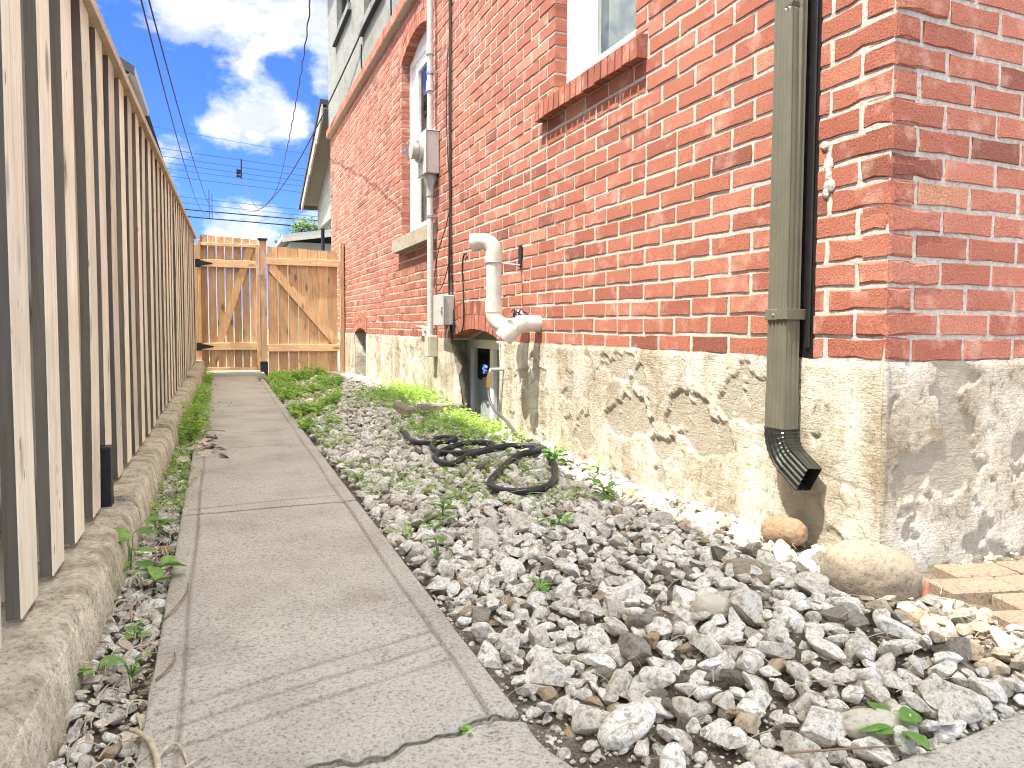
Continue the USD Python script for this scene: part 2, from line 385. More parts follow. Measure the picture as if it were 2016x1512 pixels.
def stone_material():
    n = {'g': ('geometry', {}), 'at': ('attribute', {'attribute': 'tone'}),
         'c': ('rgb_ramp', {'ramp': [(0.0, (0.16, 0.14, 0.115)), (0.14, (0.30, 0.27, 0.225)), (0.2, (0.42, 0.31, 0.20)), (0.27, (0.56, 0.515, 0.44)), (0.6, (0.70, 0.665, 0.60)), (1.0, (0.82, 0.80, 0.745))]}),
         'n1': ('noise_texture', {'scale': 60.0, 'detail': 8.0, 'roughness': 0.7, 'distortion': 0.5}),
         'n2': ('noise_texture', {'scale': 240.0, 'detail': 3.0, 'roughness': 0.7}),
         'r1': ('rgb_ramp', {'ramp': [(0.36, (0.30, 0.275, 0.24)), (0.45, (0.72, 0.695, 0.65)), (0.54, (1, 1, 1))]}),
         'r2': ('rgb_ramp', {'ramp': [(0.34, (0.5, 0.47, 0.43)), (0.48, (1, 1, 1))]}),
         'm1': ('mix_color', {'blend_type': 'multiply', 'fac': 0.8}), 'm2': ('mix_color', {'blend_type': 'multiply', 'fac': 0.7}),
         'hb': ('math', {'math_type': 'multiply_add', 'value2': 0.3})}
    L = [('at.fac', 'c.fac'), ('g.position', 'n1.vector'), ('g.position', 'n2.vector'), ('n1.fac', 'r1.fac'), ('n2.fac', 'r2.fac'), ('c.color', 'm1.a'), ('r1.color', 'm1.b'), ('m1.result', 'm2.a'), ('r2.color', 'm2.b'), ('n2.fac', 'hb.value1'), ('n1.fac', 'hb.value3')]
    return bumped('limestone_look', n, L, 'm2.result', 0.9, 'hb.value', 0.006)


def soil_material():
    n = {'g': ('geometry', {}), 'n1': ('noise_texture', {'scale': 45.0, 'detail': 9.0, 'roughness': 0.75}), 'n2': ('noise_texture', {'scale': 5.0, 'detail': 5.0}), 'n3': ('noise_texture', {'scale': 210.0, 'detail': 3.0, 'roughness': 0.8}),
         'r1': ('rgb_ramp', {'ramp': [(0.3, (0.10, 0.08, 0.06)), (0.5, (0.24, 0.205, 0.165)), (0.7, (0.40, 0.36, 0.305))]}),
         'r2': ('rgb_ramp', {'ramp': [(0.35, (0.7, 0.66, 0.62)), (0.65, (1.2, 1.18, 1.14))]}),
         'r3': ('rgb_ramp', {'ramp': [(0.4, (0.6, 0.58, 0.55)), (0.55, (1, 1, 1)), (0.68, (1.9, 1.85, 1.75))]}),
         'm': ('mix_color', {'blend_type': 'multiply', 'fac': 1.0, 'use_clamp': False}), 'm2': ('mix_color', {'blend_type': 'multiply', 'fac': 0.9, 'use_clamp': False}), 'h': ('math', {'math_type': 'add'})}
    L = [('g.position', 'n1.vector'), ('g.position', 'n2.vector'), ('g.position', 'n3.vector'), ('n1.fac', 'r1.fac'), ('n2.fac', 'r2.fac'), ('n3.fac', 'r3.fac'), ('r1.color', 'm.a'), ('r2.color', 'm.b'), ('m.result', 'm2.a'), ('r3.color', 'm2.b'), ('n1.fac', 'h.value1'), ('n3.fac', 'h.value2')]
    return bumped('soil_look', n, L, 'm2.result', 0.95, 'h.value', 0.012)


def leaf_material(name, c0, c1, c2):
    n = {'at': ('attribute', {'attribute': 'tone'}), 'g': ('geometry', {}),
         'r': ('rgb_ramp', {'ramp': [(0.0, c0), (0.5, c1), (1.0, c2)]}),
         'n': ('noise_texture', {'scale': 60.0, 'detail': 3.0}), 'rr': ('map_range', {'from_min': 0.3, 'from_max': 0.7, 'to_min': 0.75, 'to_max': 1.2}), 's': ('vector_math', {'math_type': 'scale'}),
         'p': ('principled_bsdf', {'roughness': 0.5, 'specular_ior_level': 0.35}), 't': ('translucent_bsdf', {}), 'm': ('mix_closure', {'fac': 0.4})}
    return mat(name, n, [('at.fac', 'r.fac'), ('g.position', 'n.vector'), ('n.fac', 'rr.value'), ('r.color', 's.vector1'), ('rr.result', 's.scale'), ('s.vector', 'p.base_color'), ('s.vector', 't.color'), ('p.BSDF', 'm.closure1'), ('t.BSDF', 'm.closure2')], surface='m.closure')


def pane_material(name, rough=0.0, tint=(0.9, 0.93, 0.92)):
    n = {'t': ('transparent_bsdf', {'color': tint}), 'gl': ('glossy_bsdf', {'roughness': rough, 'color': (1, 1, 1)}), 'f': ('layer_weight', {'blend': 0.5}), 'pw': ('math', {'math_type': 'power', 'value2': 5.0}), 'mr': ('map_range', {'to_min': 0.04, 'to_max': 0.7}), 'm': ('mix_closure', {})}
    return mat(name, n, [('f.facing', 'pw.value1'), ('pw.value', 'mr.value'), ('mr.result', 'm.fac'), ('t.BSDF', 'm.closure1'), ('gl.BSDF', 'm.closure2')], surface='m.closure')


M = dict(
    brick=brick_material(), mortar=mortar_material(), parging=parging_material(),
    walk=concrete_material('walk_concrete', (0.20, 0.18, 0.15), (0.50, 0.468, 0.415), (0.68, 0.65, 0.59), 120.0, 0.006, 0.85, dirt=True, grit=0.9, pit=0.46),
    curb=concrete_material('curb_concrete', (0.26, 0.23, 0.17), (0.56, 0.515, 0.42), (0.72, 0.68, 0.59), 70.0, 0.007, 0.8, 0.4, grit=0.9, pit=0.45, streak=0.6),
    paver=concrete_material('paver_concrete', (0.12, 0.085, 0.06), (0.25, 0.19, 0.14), (0.33, 0.265, 0.205), 110.0, 0.004, 0.8, grit=0.8, pit=0.46),
    block=concrete_material('block_concrete', (0.16, 0.13, 0.095), (0.27, 0.23, 0.175), (0.34, 0.30, 0.24), 70.0, 0.004, 0.85, grit=0.8, pit=0.45),
    stonesill=concrete_material('sill_stone', (0.20, 0.165, 0.12), (0.32, 0.275, 0.215), (0.42, 0.37, 0.30), 45.0, 0.004, 0.7),
    stucco=concrete_material('grey_stucco', (0.15, 0.155, 0.145), (0.21, 0.215, 0.205), (0.25, 0.255, 0.245), 40.0, 0.003, 0.9),
    fence=wood_material('fence_wood', (0.52, 0.435, 0.305), (0.72, 0.645, 0.50), (0.80, 0.74, 0.61)),
    railw=wood_material('fence_rail_wood', (0.34, 0.26, 0.18), (0.48, 0.38, 0.28), (0.58, 0.48, 0.37), knots=0.4),
    cedar=wood_material('cedar_wood', (0.38, 0.20, 0.095), (0.58, 0.37, 0.20), (0.68, 0.48, 0.29)),
    cedarx=wood_material('cedar_rail_wood', (0.50, 0.29, 0.145), (0.70, 0.47, 0.26), (0.78, 0.57, 0.35), axis='x'),
    stone=stone_material(), soil=soil_material(),
    cobble=concrete_material('river_cobble', (0.16, 0.13, 0.095), (0.255, 0.212, 0.16), (0.32, 0.275, 0.22), 45.0, 0.004, 0.9, grit=1.6, pit=0.44),
    cobble2=concrete_material('rusty_cobble', (0.17, 0.105, 0.065), (0.27, 0.185, 0.12), (0.34, 0.265, 0.195), 45.0, 0.004, 0.9, grit=1.6, pit=0.44),
    cobble3=concrete_material('pale_cobble', (0.36, 0.32, 0.25), (0.50, 0.46, 0.38), (0.58, 0.55, 0.48), 70.0, 0.0015, 0.7),
    spout=plain('olive_spout_paint', (0.115, 0.11, 0.078), 0.38, 0.0, 0.5, 0.1, 12.0),
    spout2=plain('dark_spout_metal', (0.06, 0.062, 0.055), 0.22, 0.75, 0.5, 0.2, 25.0),
    inside=plain('dark_inside', (0.01, 0.01, 0.01), 0.9),
    white=plain('white_vinyl', (0.78, 0.79, 0.80), 0.35, 0.0, 0.5, 0.03),
    pvc=plain('white_pvc', (0.52, 0.495, 0.44), 0.36, 0.0, 0.5, 0.14, 16.0),
    conduit=plain('grey_conduit', (0.47, 0.46, 0.435), 0.5, 0.0, 0.4, 0.12),
    meter=plain('meter_grey', (0.40, 0.37, 0.36), 0.45, 0.1, 0.5, 0.06),
    boxgrey=plain('box_grey', (0.36, 0.36, 0.34), 0.5, 0.0, 0.4, 0.12),
    cream=plain('cream_box', (0.43, 0.395, 0.31), 0.55, 0.0, 0.35, 0.08),
    black=plain('black_rubber', (0.016, 0.017, 0.021), 0.45, 0.0, 0.4, 0.3, 60.0),
    cable=plain('black_cable', (0.02, 0.018, 0.018), 0.5, 0.0, 0.4, 0.2),
    spout_shade=plain('spout_shade_black', (0.014, 0.012, 0.012), 0.3, 0.0, 0.5, 0.3),  # black for the shadow painted behind the downspout
    iron=plain('black_iron', (0.02, 0.022, 0.024), 0.5, 0.3, 0.4, 0.2),
    steel=plain('galvanised_steel', (0.45, 0.46, 0.47), 0.35, 0.9, 0.5, 0.12),
    postcap=plain('dark_post_cap', (0.04, 0.045, 0.04), 0.5),
    blue=plain('blue_handle', (0.05, 0.13, 0.45), 0.45),
    brass=plain('brass_fitting', (0.62, 0.40, 0.16), 0.35, 0.9),
    hosegrey=plain('grey_hose', (0.06, 0.065, 0.068), 0.5),
    shingle=plain('dark_shingle', (0.05, 0.047, 0.045), 0.85, 0.0, 0.3, 0.3, 40.0),
    palegrey=plain('pale_roofing', (0.26, 0.27, 0.285), 0.6, 0.0, 0.4, 0.06),
    trim=plain('cream_trim', (0.36, 0.34, 0.29), 0.6, 0.0, 0.35, 0.06),
    siding=plain('grey_siding', (0.30, 0.31, 0.28), 0.6, 0.0, 0.35, 0.05),
    soffit=plain('soffit_paint', (0.20, 0.19, 0.165), 0.6, 0.0, 0.3, 0.06),
    curtain=plain('pale_curtain', (0.26, 0.27, 0.225), 0.9, 0.0, 0.2, 0.08, 5.0),
    blind=plain('grey_blind', (0.30, 0.31, 0.28), 0.9, 0.0, 0.2, 0.05),
    dark=plain('dark_room', (0.03, 0.032, 0.035), 0.8),
    bark=plain('twig_bark', (0.24, 0.17, 0.11), 0.85, 0.0, 0.2, 0.3, 60.0),
    bark2=plain('pale_twig', (0.46, 0.39, 0.29), 0.85, 0.0, 0.2, 0.25, 60.0),
    redbark=plain('red_twig', (0.28, 0.12, 0.09), 0.85, 0.0, 0.2, 0.3, 60.0),
    deadleaf=plain('dead_leaf', (0.50, 0.42, 0.33), 0.85, 0.0, 0.2, 0.25, 60.0),
    leaf=leaf_material('weed_leaf', (0.11, 0.22, 0.03), (0.25, 0.43, 0.06), (0.46, 0.60, 0.14)),
    leaf2=leaf_material('broad_leaf', (0.09, 0.20, 0.045), (0.19, 0.37, 0.075), (0.36, 0.54, 0.14)),
    tree=leaf_material('tree_leaf', (0.045, 0.09, 0.02), (0.09, 0.16, 0.035), (0.15, 0.23, 0.055)),
    pane=pane_material('window_pane'),
    dirt=plain('ground_soil', (0.20, 0.17, 0.13), 0.95, 0.0, 0.2, 0.3, 1.5),
    clear=pane_material('meter_glass', 0.05, (0.85, 0.86, 0.86)),
)

# ------------------------------------------------------------------ levels
W = 1.73            # the brick wall's face
YF = 1.43           # the front wall's face
YR = 11.85          # the rear corner
CH = 0.0745         # one brick course
ZB = -0.098         # underside of the lowest course


def zw(y):
    return -0.79 + 0.01 * np.clip(y, 0, 12)


def zwall(y):
    return np.interp(y, [0.4, 0.8, 1.43, 2.6, 3.6, 4.6, 6, 8, 10.3], [-0.72, -0.71, -0.675, -0.70, -0.66, -0.66, -0.63, -0.64, -0.64])


def zbed(x, y):
    t = np.clip((x - 0.56) / (1.62 - 0.56), 0, 1)
    t = t * t * (3 - 2 * t)
    return (zw(y) - 0.035) * (1 - t) + (zwall(y) - 0.02) * t


# ------------------------------------------------------------------ ground
obj('ground', grid(np.array([-150, -40, -12, -4, 4, 12, 40, 150.0]), np.array([-80, -20, -4, 4, 12, 30, 80, 250.0]), lambda x, y: 0 * x - 0.93), M['dirt'], kind='structure')

# walkway: slabs with tooled edges and joints
XL, XR = -0.145, 0.555
rng = np.random.default_rng(5)
walk = thing('walkway', kind='structure')


def smoothgroove(d, w=0.0042, depth=0.006):
    return -depth * np.exp(-(d / w) ** 2)


def crack_y(x):     # the broken front end of the slab
    return 1.268 + 0.05 * (x - 0.25) + 0.012 * np.sin(x * 14 + 1) + 0.006 * np.sin(x * 43) + 0.004 * np.sin(x * 97 + 2) + 0.014 * (meshkit.fbm(np.stack([np.asarray(x) * 38, 0 * np.asarray(x), 0 * np.asarray(x)], -1), 4, 5) - 0.5)


def slab(y0, y1, grooves, front=False, fine=0.0048):
    nx = max(12, int((XR - XL) / fine)); ny = max(8, int((y1 - y0) / (fine * 1.3)))
    u, t = np.linspace(0, 1, nx), np.linspace(0, 1, ny)
    U, T = np.meshgrid(u, t, indexing='ij')
    wob = 0.004 * (meshkit.noise(np.stack([U * 0, (y0 + (y1 - y0) * T) * 9, U * 0 + 3], -1)) - 0.5)
    X = XL + (XR - XL) * U + wob * (np.abs(U - 0.5) > 0.46)
    Y0 = crack_y(X) if front else y0
    Y = Y0 + (y1 - Y0) * T
    Z = zw(Y)
    G = np.zeros_like(X)
    for xe in (XL + 0.062, XR - 0.062):
        G = G + smoothgroove(X - xe - 0.003 * np.sin(Y * 5))
    for gy, gs in grooves:
        G = G + smoothgroove(Y - gy - gs * (X - 0.2) - 0.004 * np.sin(X * 11), 0.0042, 0.006) * ((X > XL + 0.02) & (X < XR - 0.06))
    G = G * (0.55 + 0.9 * meshkit.fbm(np.stack([X * 8, Y * 8, 0 * X], -1), 3, 2))
    Z = Z + G
    edge = np.minimum(np.minimum(X - XL, XR - X), np.minimum(Y - Y0, y1 - Y))
    Z = Z - 0.006 * np.exp(-(edge / 0.005))
    Z = Z + 0.0022 * (meshkit.fbm(np.stack([X * 25, Y * 25, 0 * X], -1), 3) - 0.5)
    if front:
        Z = Z - 0.018 * np.exp(-((Y - Y0) / 0.010)) * meshkit.fbm(np.stack([X * 40, Y * 40, 0 * X], -1), 3)
    v = np.stack([X, Y, Z], -1)
    n0 = v.reshape(-1, 3)
    dirt = 0.62 * np.clip(G / -0.006, 0, 1).reshape(-1)
    i, j = np.meshgrid(np.arange(nx - 1), np.arange(ny - 1), indexing='ij')
    a = (i * ny + j).ravel()
    f = np.stack([a, a + ny, a + ny + 1, a + 1], 1)
    loop = np.concatenate([np.arange(ny - 1), (np.arange(nx - 1)) * ny + ny - 1, (nx - 1) * ny + np.arange(ny - 1, 0, -1), np.arange(nx - 1, 0, -1) * ny])
    low = n0[loop] - [0, 0, 0.11]
    m = MB()
    k = len(n0); q = len(loop)
    s = np.arange(q)
    sides = np.stack([loop, loop[(s + 1) % q], k + (s + 1) % q, k + s], 1)
    ff = np.vstack([f, sides[:, ::-1]])
    m.add(np.vstack([n0, low]), ff)
    td = np.concatenate([dirt[f].mean(1), np.full(q, 0.25)])
    return m, np.concatenate([td, td])


def put_slab(a):
    obj('slab', a[0], M['walk'], walk, smooth=True, tone=a[1])


put_slab(slab(1.26, 3.085, [(1.475, 0.26), (1.555, 0.26), (1.63, 0.27)], front=True))
ys = [3.09, 4.62, 6.28, 8.0, 9.60]
for k in range(4):
    put_slab(slab(ys[k] + 0.004, ys[k + 1] - 0.004, [(ys[k] + 0.1, 0.06)] if k == 0 else ([(ys[k] + 0.6, 0.1)] if k == 1 else []), fine=0.009 if k else 0.006))
put_slab(slab(9.61, 10.3, [], fine=0.02))
m = MB().box(-0.12, 0.60, 10.28, 10.62, -0.80, -0.645, 0.012)
obj('gate_step', m, M['walk'], walk, tone=0.0)

# the flared front slab beyond the crack
front_edge = np.array([(0.556, 1.252), (0.556, 1.16), (0.572, 1.10), (0.60, 1.03), (0.65, 0.955), (0.73, 0.895), (0.86, 0.855), (1.0, 0.838), (1.13, 0.832), (1.48, 0.868), (2.6, 0.95)])
fe = spline(np.c_[front_edge, np.zeros(len(front_edge))], 120)[:, :2]


def front_slab():
    nx, ny = 130, 150
    xs = np.linspace(XL, 2.6, 260); yy = np.linspace(0.1, 1.26, 150)
    X, Y = np.meshgrid(xs, yy, indexing='ij')
    pl = Polygon(list(fe) + [(2.6, 0.1), (XL, 0.1)] + [(x, crack_y(x) - 0.013 - 0.014 * abs(math.sin(x * 9))) for x in np.linspace(XL, 0.55, 60)])
    tri_v, tri_f = trimesh.creation.triangulate_polygon(pl.buffer(0), engine='earcut')
    mm = trimesh.Trimesh(np.c_[tri_v, 0 * tri_v[:, 0]], tri_f)
    vv, ff = trimesh.remesh.subdivide_to_size(mm.vertices, mm.faces, 0.02, max_iter=20)
    mm = trimesh.Trimesh(vv, ff)
    mm.merge_vertices()
    v = np.array(mm.vertices)
    from shapely import distance, points, linestrings
    d_edge = distance(points(v[:, :2]), linestrings(fe))
    v[:, 2] = np.where(v[:, 0] < 0.5, zw(v[:, 1]) - 0.006, -0.785 + 0.05 * np.clip((v[:, 0] - 0.5) / 0.6, 0, 1))
    v[:, 2] += smoothgroove(d_edge - 0.075, 0.005, 0.006) - 0.008 * np.exp(-d_edge / 0.006) + 0.003 * (meshkit.fbm(v * [22, 22, 0], 3) - 0.5)
    f = np.array(mm.faces)
    nn = np.cross(v[f[:, 1]] - v[f[:, 0]], v[f[:, 2]] - v[f[:, 0]])[:, 2]
    f[nn < 0] = f[nn < 0][:, ::-1]
    m = MB().add(v, f)
    e = fe[::-1]
    zt = np.where(e[:, 0] < 0.5, zw(e[:, 1]) - 0.006, -0.785 + 0.05 * np.clip((e[:, 0] - 0.5) / 0.6, 0, 1)) - 0.008
    q = len(e)
    vv = np.vstack([np.c_[e, zt], np.c_[e, zt - 0.1]])
    ff = [(i, i + q, i + q + 1, i + 1) for i in range(q - 1)]
    cx = np.linspace(XL, 0.55, 60); cyy = np.array([crack_y(x) - 0.013 - 0.014 * abs(math.sin(x * 9)) for x in cx])
    m.add(vv, ff)
    vv = np.vstack([np.c_[cx, cyy, zw(cyy) - 0.008], np.c_[cx, cyy, zw(cyy) - 0.1]])
    ff = [(i, i + 1, i + 61, i + 60) for i in range(59)]
    m.add(vv, ff)
    return m


fs_ = front_slab()
obj('front_slab', fs_, M['walk'], walk, smooth=35, tone=0.0)

# gravel bed and weed strip: soil
bed = thing('gravel_bed', kind='structure')
v, f = grid(np.linspace(0.54, 1.745, 120), np.linspace(0.75, 10.6, 700), lambda x, y: zbed(x, y) + 0.02 * (meshkit.fbm(np.stack([x * 9, y * 9, 0 * x], -1), 4, 3) - 0.5) + 0.012 * (meshkit.noise(np.stack([x * 45, y * 45, 0 * x], -1), 9) - 0.5))
obj('soil', (v, f), M['soil'], bed, smooth=True)
v, f = grid(np.linspace(1.70, 2.6, 60), np.linspace(0.90, 1.425, 50), lambda x, y: -0.735 + 0.02 * np.clip((y - 0.9) / 0.5, 0, 1) + 0.016 * (meshkit.fbm(np.stack([x * 20, y * 20, 0 * x], -1), 4, 5) - 0.5))
obj('soil', (v, f), M['soil'], bed, smooth=True)
v, f = grid(np.linspace(0.46, 0.62, 20), np.linspace(1.2, 1.34, 20), lambda x, y: zw(y) - 0.05 + 0.01 * (meshkit.noise(np.stack([x * 60, y * 60, 0 * x], -1)) - 0.5))
strip = thing('weed_strip', kind='structure')
v, f = grid(np.linspace(-0.36, -0.10, 40), np.linspace(0.3, 10.5, 700), lambda x, y: zw(y) - 0.055 + 0.03 * (meshkit.fbm(np.stack([x * 12, y * 12, 0 * x], -1), 4, 8) - 0.5))
obj('soil', (v, f), M['soil'], strip, smooth=True)
v, f = grid(np.linspace(XL + 0.01, 0.56, 60), np.linspace(1.19, 1.33, 20), lambda x, y: zw(y) - 0.06 + 0.008 * (meshkit.noise(np.stack([x * 60, y * 60, 0 * x], -1)) - 0.5))
obj('crack_soil', (v, f), M['soil'], walk, smooth=True)

# ------------------------------------------------------------------ house
house = thing('brick_house', 'two storey red brick house with cream parged foundation and grey stucco upper floor', 'house')
# openings in the side wall: (y0, y1, z0, spring, rise)
OPEN = dict(big=(2.745, 3.57, 1.275, 2.60, 0.13), tall=(5.95, 7.06, 0.875, 2.60, 0.14), low=(4.357, 5.43, -0.9, -0.085, 0.075), low2=(8.93, 9.74, -0.9, -0.085, 0.07))


def arch_poly(y0, y1, z0, zs, rise, grow=0.0):
    c = (y0 + y1) / 2; h = (y1 - y0) / 2
    R = (h * h + rise * rise) / (2 * rise)
    zc = zs + rise - R
    a0 = math.asin(h / R)
    top = [(c + (R + grow) * math.sin(a), zc + (R + grow) * math.cos(a)) for a in np.linspace(-a0, a0, 25)]
    return Polygon([(y0, z0)] + top + [(y1, z0)]), (c, zc, R, a0)


holes, arches = {}, {}
for k, o in OPEN.items():
    holes[k], arches[k] = arch_poly(*o)
RING = dict(big=0.2, tall=0.2, low=0.205, low2=0.205)


def arch_zone(k):
    c, zc, R, a0 = arches[k]
    a = np.linspace(-a0, a0, 25)
    o = [(c + (R + RING[k]) * math.sin(t), zc + (R + RING[k]) * math.cos(t)) for t in a]
    i = [(c + R * math.sin(t), zc + R * math.cos(t)) for t in a[::-1]]
    return Polygon(o + i)


zones = {k: arch_zone(k) for k in OPEN}
sill_zone = [urect(2.65, 3.73, 1.165, 1.285), urect(5.83, 7.18, 0.735, 0.885)]
belt_zone = urect(0, 20, 3.022, 9)
blocked = unary_union([h.buffer(-0.006) for h in holes.values()] + [z_.buffer(0.004) for z_ in list(zones.values()) + sill_zone + [belt_zone]])
# core: mortar bed with real openings
REC = 0.0035
side = lambda u, v, w: (W + w, u, v)     # u along the wall, v up, w into the wall
frontw = lambda u, v, w: (u, YF + w, v)
core = Polygon([(YF + REC, -0.95), (YR, -0.95), (YR, 3.024), (YF + REC, 3.024)]).difference(unary_union(list(holes.values()) + [urect(4.357, 5.615, -0.96, -0.105)]))
obj('mortar_wall', extrude(core, 0.26, lambda u, v, w: (W + REC + w, u, v)), M['mortar'], house)
obj('mortar_wall', extrude(urect(W + REC + 0.26, 6.5, -0.95, 3.0), 0.26, lambda u, v, w: (u, YF + REC + w, v)), M['mortar'], house)
obj('mortar_wall', extrude(urect(W + 0.3, 6.5, -0.95, 3.0), 0.25, lambda u, v, w: (u, YR - 0.25 + w, v)), M['mortar'], house)
obj('mortar_wall', extrude(urect(YF + 0.3, YR - 0.26, -0.95, 3.0), 0.25, lambda u, v, w: (6.5 + w, u, v)), M['mortar'], house)
obj('floor_inside', MB().box(W + 0.3, 6.49, YF + 0.3, YR - 0.26, -0.95, -0.9), M['dark'], house)
obj('ceiling_inside', MB().box(W + 0.3, 6.49, YF + 0.3, YR - 0.26, 2.95, 2.99), M['dark'], house)
obj('partition', MB().box(W + 0.9, W + 0.95, YF + 0.3, YR - 0.3, -0.88, 2.94), M['dark'], house)

brng = np.random.default_rng(11)


def brick_shape(u0, u1, v0, v1, to, depth=0.09, rough=1.0, r=brng, chip=False):
    """An irregular, worn brick; its face lies at w = 0 of the mapping."""
    w, h = u1 - u0, v1 - v0
    nl = max(1, int(round(w / 0.055)))
    us = np.linspace(u0, u1, nl + 1)
    out = [(u, v0) for u in us] + [(u1, (v0 + v1) / 2)] + [(u, v1) for u in us[::-1]] + [(u0, (v0 + v1) / 2)]
    out = np.array(out)
    out = out + r.normal(0, 0.0011 * rough, out.shape)
    if chip:      # the corner has crumbled along its arris
        at = np.abs(out[:, 0] - u0) < 0.012
        out[at, 0] += np.abs(r.normal(0, 0.0045, at.sum())) - 0.001
    n = len(out); c = out.mean(0)
    proud = float(np.clip(r.normal(0.0002, 0.0011), -0.0013, 0.003))
    tilt = np.clip(r.normal(0, 0.005, 2), -0.008, 0.008)
    ins = out + (c - out) / np.maximum(np.linalg.norm(c - out, axis=1, keepdims=True), 1e-6) * np.minimum(0.004 * rough, 0.3 * min(w, h))
    dz = lambda q: -proud + (q - c) @ tilt
    rings = [np.c_[out, np.full(n, depth)], np.c_[out, dz(out) + 0.0035 + np.abs(r.normal(0, 0.0009, n)) * rough], np.c_[ins, dz(ins) + r.normal(0, 0.0003, n)]]
    cen = np.array([[c[0], c[1], dz(c[None])[0] - 0.0003]])
    V = np.vstack(rings + [cen]); F = []
    for k in range(2):
        for i in range(n):
            a, b = k * n + i, k * n + (i + 1) % n
            F += [(a, b, b + n), (a, b + n, a + n)]
    for i in range(n):
        F.append((2 * n + i, 2 * n + (i + 1) % n, 3 * n))
    X = np.array([to(*q) for q in V]); F = np.array(F)
    a = np.array([to(0, 0, 0), to(1, 0, 0), to(0, 1, 0), to(0, 0, 1)])
    if np.linalg.det(a[1:] - a[0]) > 0:
        F = F[:, ::-1]
    return X, F


def tone_of(r=brng):
    t = r.normal(0.5, 0.21)
    if r.random() < 0.07:
        t = r.uniform(0.0, 0.2)
    if r.random() < 0.006:
        t = 1.0
    return float(np.clip(t, 0.02, 1.0))


BL, BJ = 0.2105, 0.013
bricks = []         # (distance, mesh, tone)
LENS_PX = CM


def seen_size(X):
    c = X @ CM.T
    z = np.maximum(c[:, 2], 0.05)
    u, v = 1008 + FPX * c[:, 0] / z, CYPX + FPX * c[:, 1] / z
    uc, vc = u.mean(), v.mean()
    inside = (-10 < uc < 2026) and (-10 < vc < 1522) and c[:, 2].min() > 0.2
    return (u.max() - u.min()) * (v.max() - v.min()) if inside else 0.0


ncourse = 42
for k in range(ncourse):
    v0 = ZB + k * CH + 0.006; v1 = v0 + CH - 0.0135
    dv = lambda u: 0.0035 * math.sin(u * 1.7 + k * 0.4) + 0.002 * math.sin(u * 6 + k)
    # side wall: starts at the corner with a header or a stretcher, by turns (the corner brick runs round)
    y = YF; owed = -1
    first = BL if k % 2 == 0 else 0.10
    while y < YR - 0.02:
        if y == YF:
            ln = first
        elif owed == 0:
            ln, owed = 0.0985, -1
        elif owed > 0:
            ln, owed = BL, owed - 1
        elif brng.random() < 0.05:
            ln, owed = 0.0985, int(brng.integers(0, 3))
        else:
            ln = BL
        if ln == BL:
            ln += brng.normal(0, 0.0015)
        y1 = min(y + ln, YR - 0.002)
        o = dv(y + ln / 2)
        box_ = sbox(y, v0 + o, y1, v1 + o)
        if blocked.disjoint(box_):
            to = side
            yy0 = y
            X = brick_shape(yy0, y1, v0 + o, v1 + o, to, rough=1.0 if y > YF else 2.2, chip=y == YF)
            tn_ = tone_of()
            if y == YF:
                corner_tone = tn_
            bricks.append((seen_size(X[0]), X, tn_))
        else:
            rest = box_.difference(blocked)
            for g in getattr(rest, 'geoms', [rest]):
                if g.is_empty or g.area < 0.0006:
                    continue
                x0_, z0_, x1_, z1_ = g.bounds
                if g.area > 0.93 * (x1_ - x0_) * (z1_ - z0_):
                    X = brick_shape(x0_, x1_, z0_, z1_, side)
                else:
                    X = extrude(g.simplify(0.002), 0.09, side)
                bricks.append((seen_size(X[0]), X, tone_of()))
        y = y1 + BJ
    # front wall
    x = W + (0.10 if k % 2 == 0 else BL) + BJ
    # the face of the corner brick on the front
    xe = W + (0.10 if k % 2 == 0 else BL)
    X = brick_shape(W + 0.002, xe, v0 + dv(YF), v1 + dv(YF), lambda u, v, w: (u, YF - 0.0022 + w, v), 0.088, 2.2, chip=True)
    bricks.append((seen_size(X[0]), X, corner_tone))
    owed = -1
    while x < 6.3:
        if owed == 0:
            ln, owed = 0.0985, -1
        elif owed > 0:
            ln, owed = BL, owed - 1
        elif brng.random() < 0.05:
            ln, owed = 0.0985, int(brng.integers(0, 3))
        else:
            ln = BL + brng.normal(0, 0.0015)
        if x < 3.4 or k > 0:
            X = brick_shape(x, x + ln, v0, v1, frontw)
            bricks.append((seen_size(X[0]), X, tone_of()))
        x += ln + BJ
    if v1 > 3.0:
        break


def arch_bricks(k, rows=2, n=None):
    c, zc, R, a0 = arches[k]
    rh = RING[k] / rows
    for q in range(rows):
        r0, r1 = R + q * rh + (0.004 if q else -0.005), R + (q + 1) * rh - 0.004
        n = int(round(2 * a0 * (r0 + r1) / 2 / 0.072))
        for i in range(n):
            t0, t1 = -a0 + 2 * a0 * i / n, -a0 + 2 * a0 * (i + 1) / n
            g0, g1 = 0.0045 / r0, 0.0045 / r1
            pl = [(c + r * math.sin(t), zc + r * math.cos(t)) for r, t in ((r0, t0 + g0), (r0, t1 - g0), (r1, t1 - g1), (r1, t0 + g1))]
            pl = np.array(pl)[:, :] + brng.normal(0, 0.0012, (4, 2))
            V, F = extrude(Polygon(pl), 0.15 if q == 0 else 0.09, lambda u, v, w, s=abs(brng.normal(0, 0.0016)): (W - 0.001 - s + w, u, v))
            yield (seen_size(V), (V, F), tone_of())


for k in OPEN:
    bricks += list(arch_bricks(k))
bricks.sort(key=lambda b: -b[0])
for s, X, t in bricks[:300]:
    obj('brick', X, M['brick'], house, smooth=False, tone=t)
rest = MB()
for s, X, t in bricks[300:]:
    rest.add(X[0], X[1], t)
obj('brickwork', rest, M['brick'], house, tone=rest.tone(), kind='stuff')

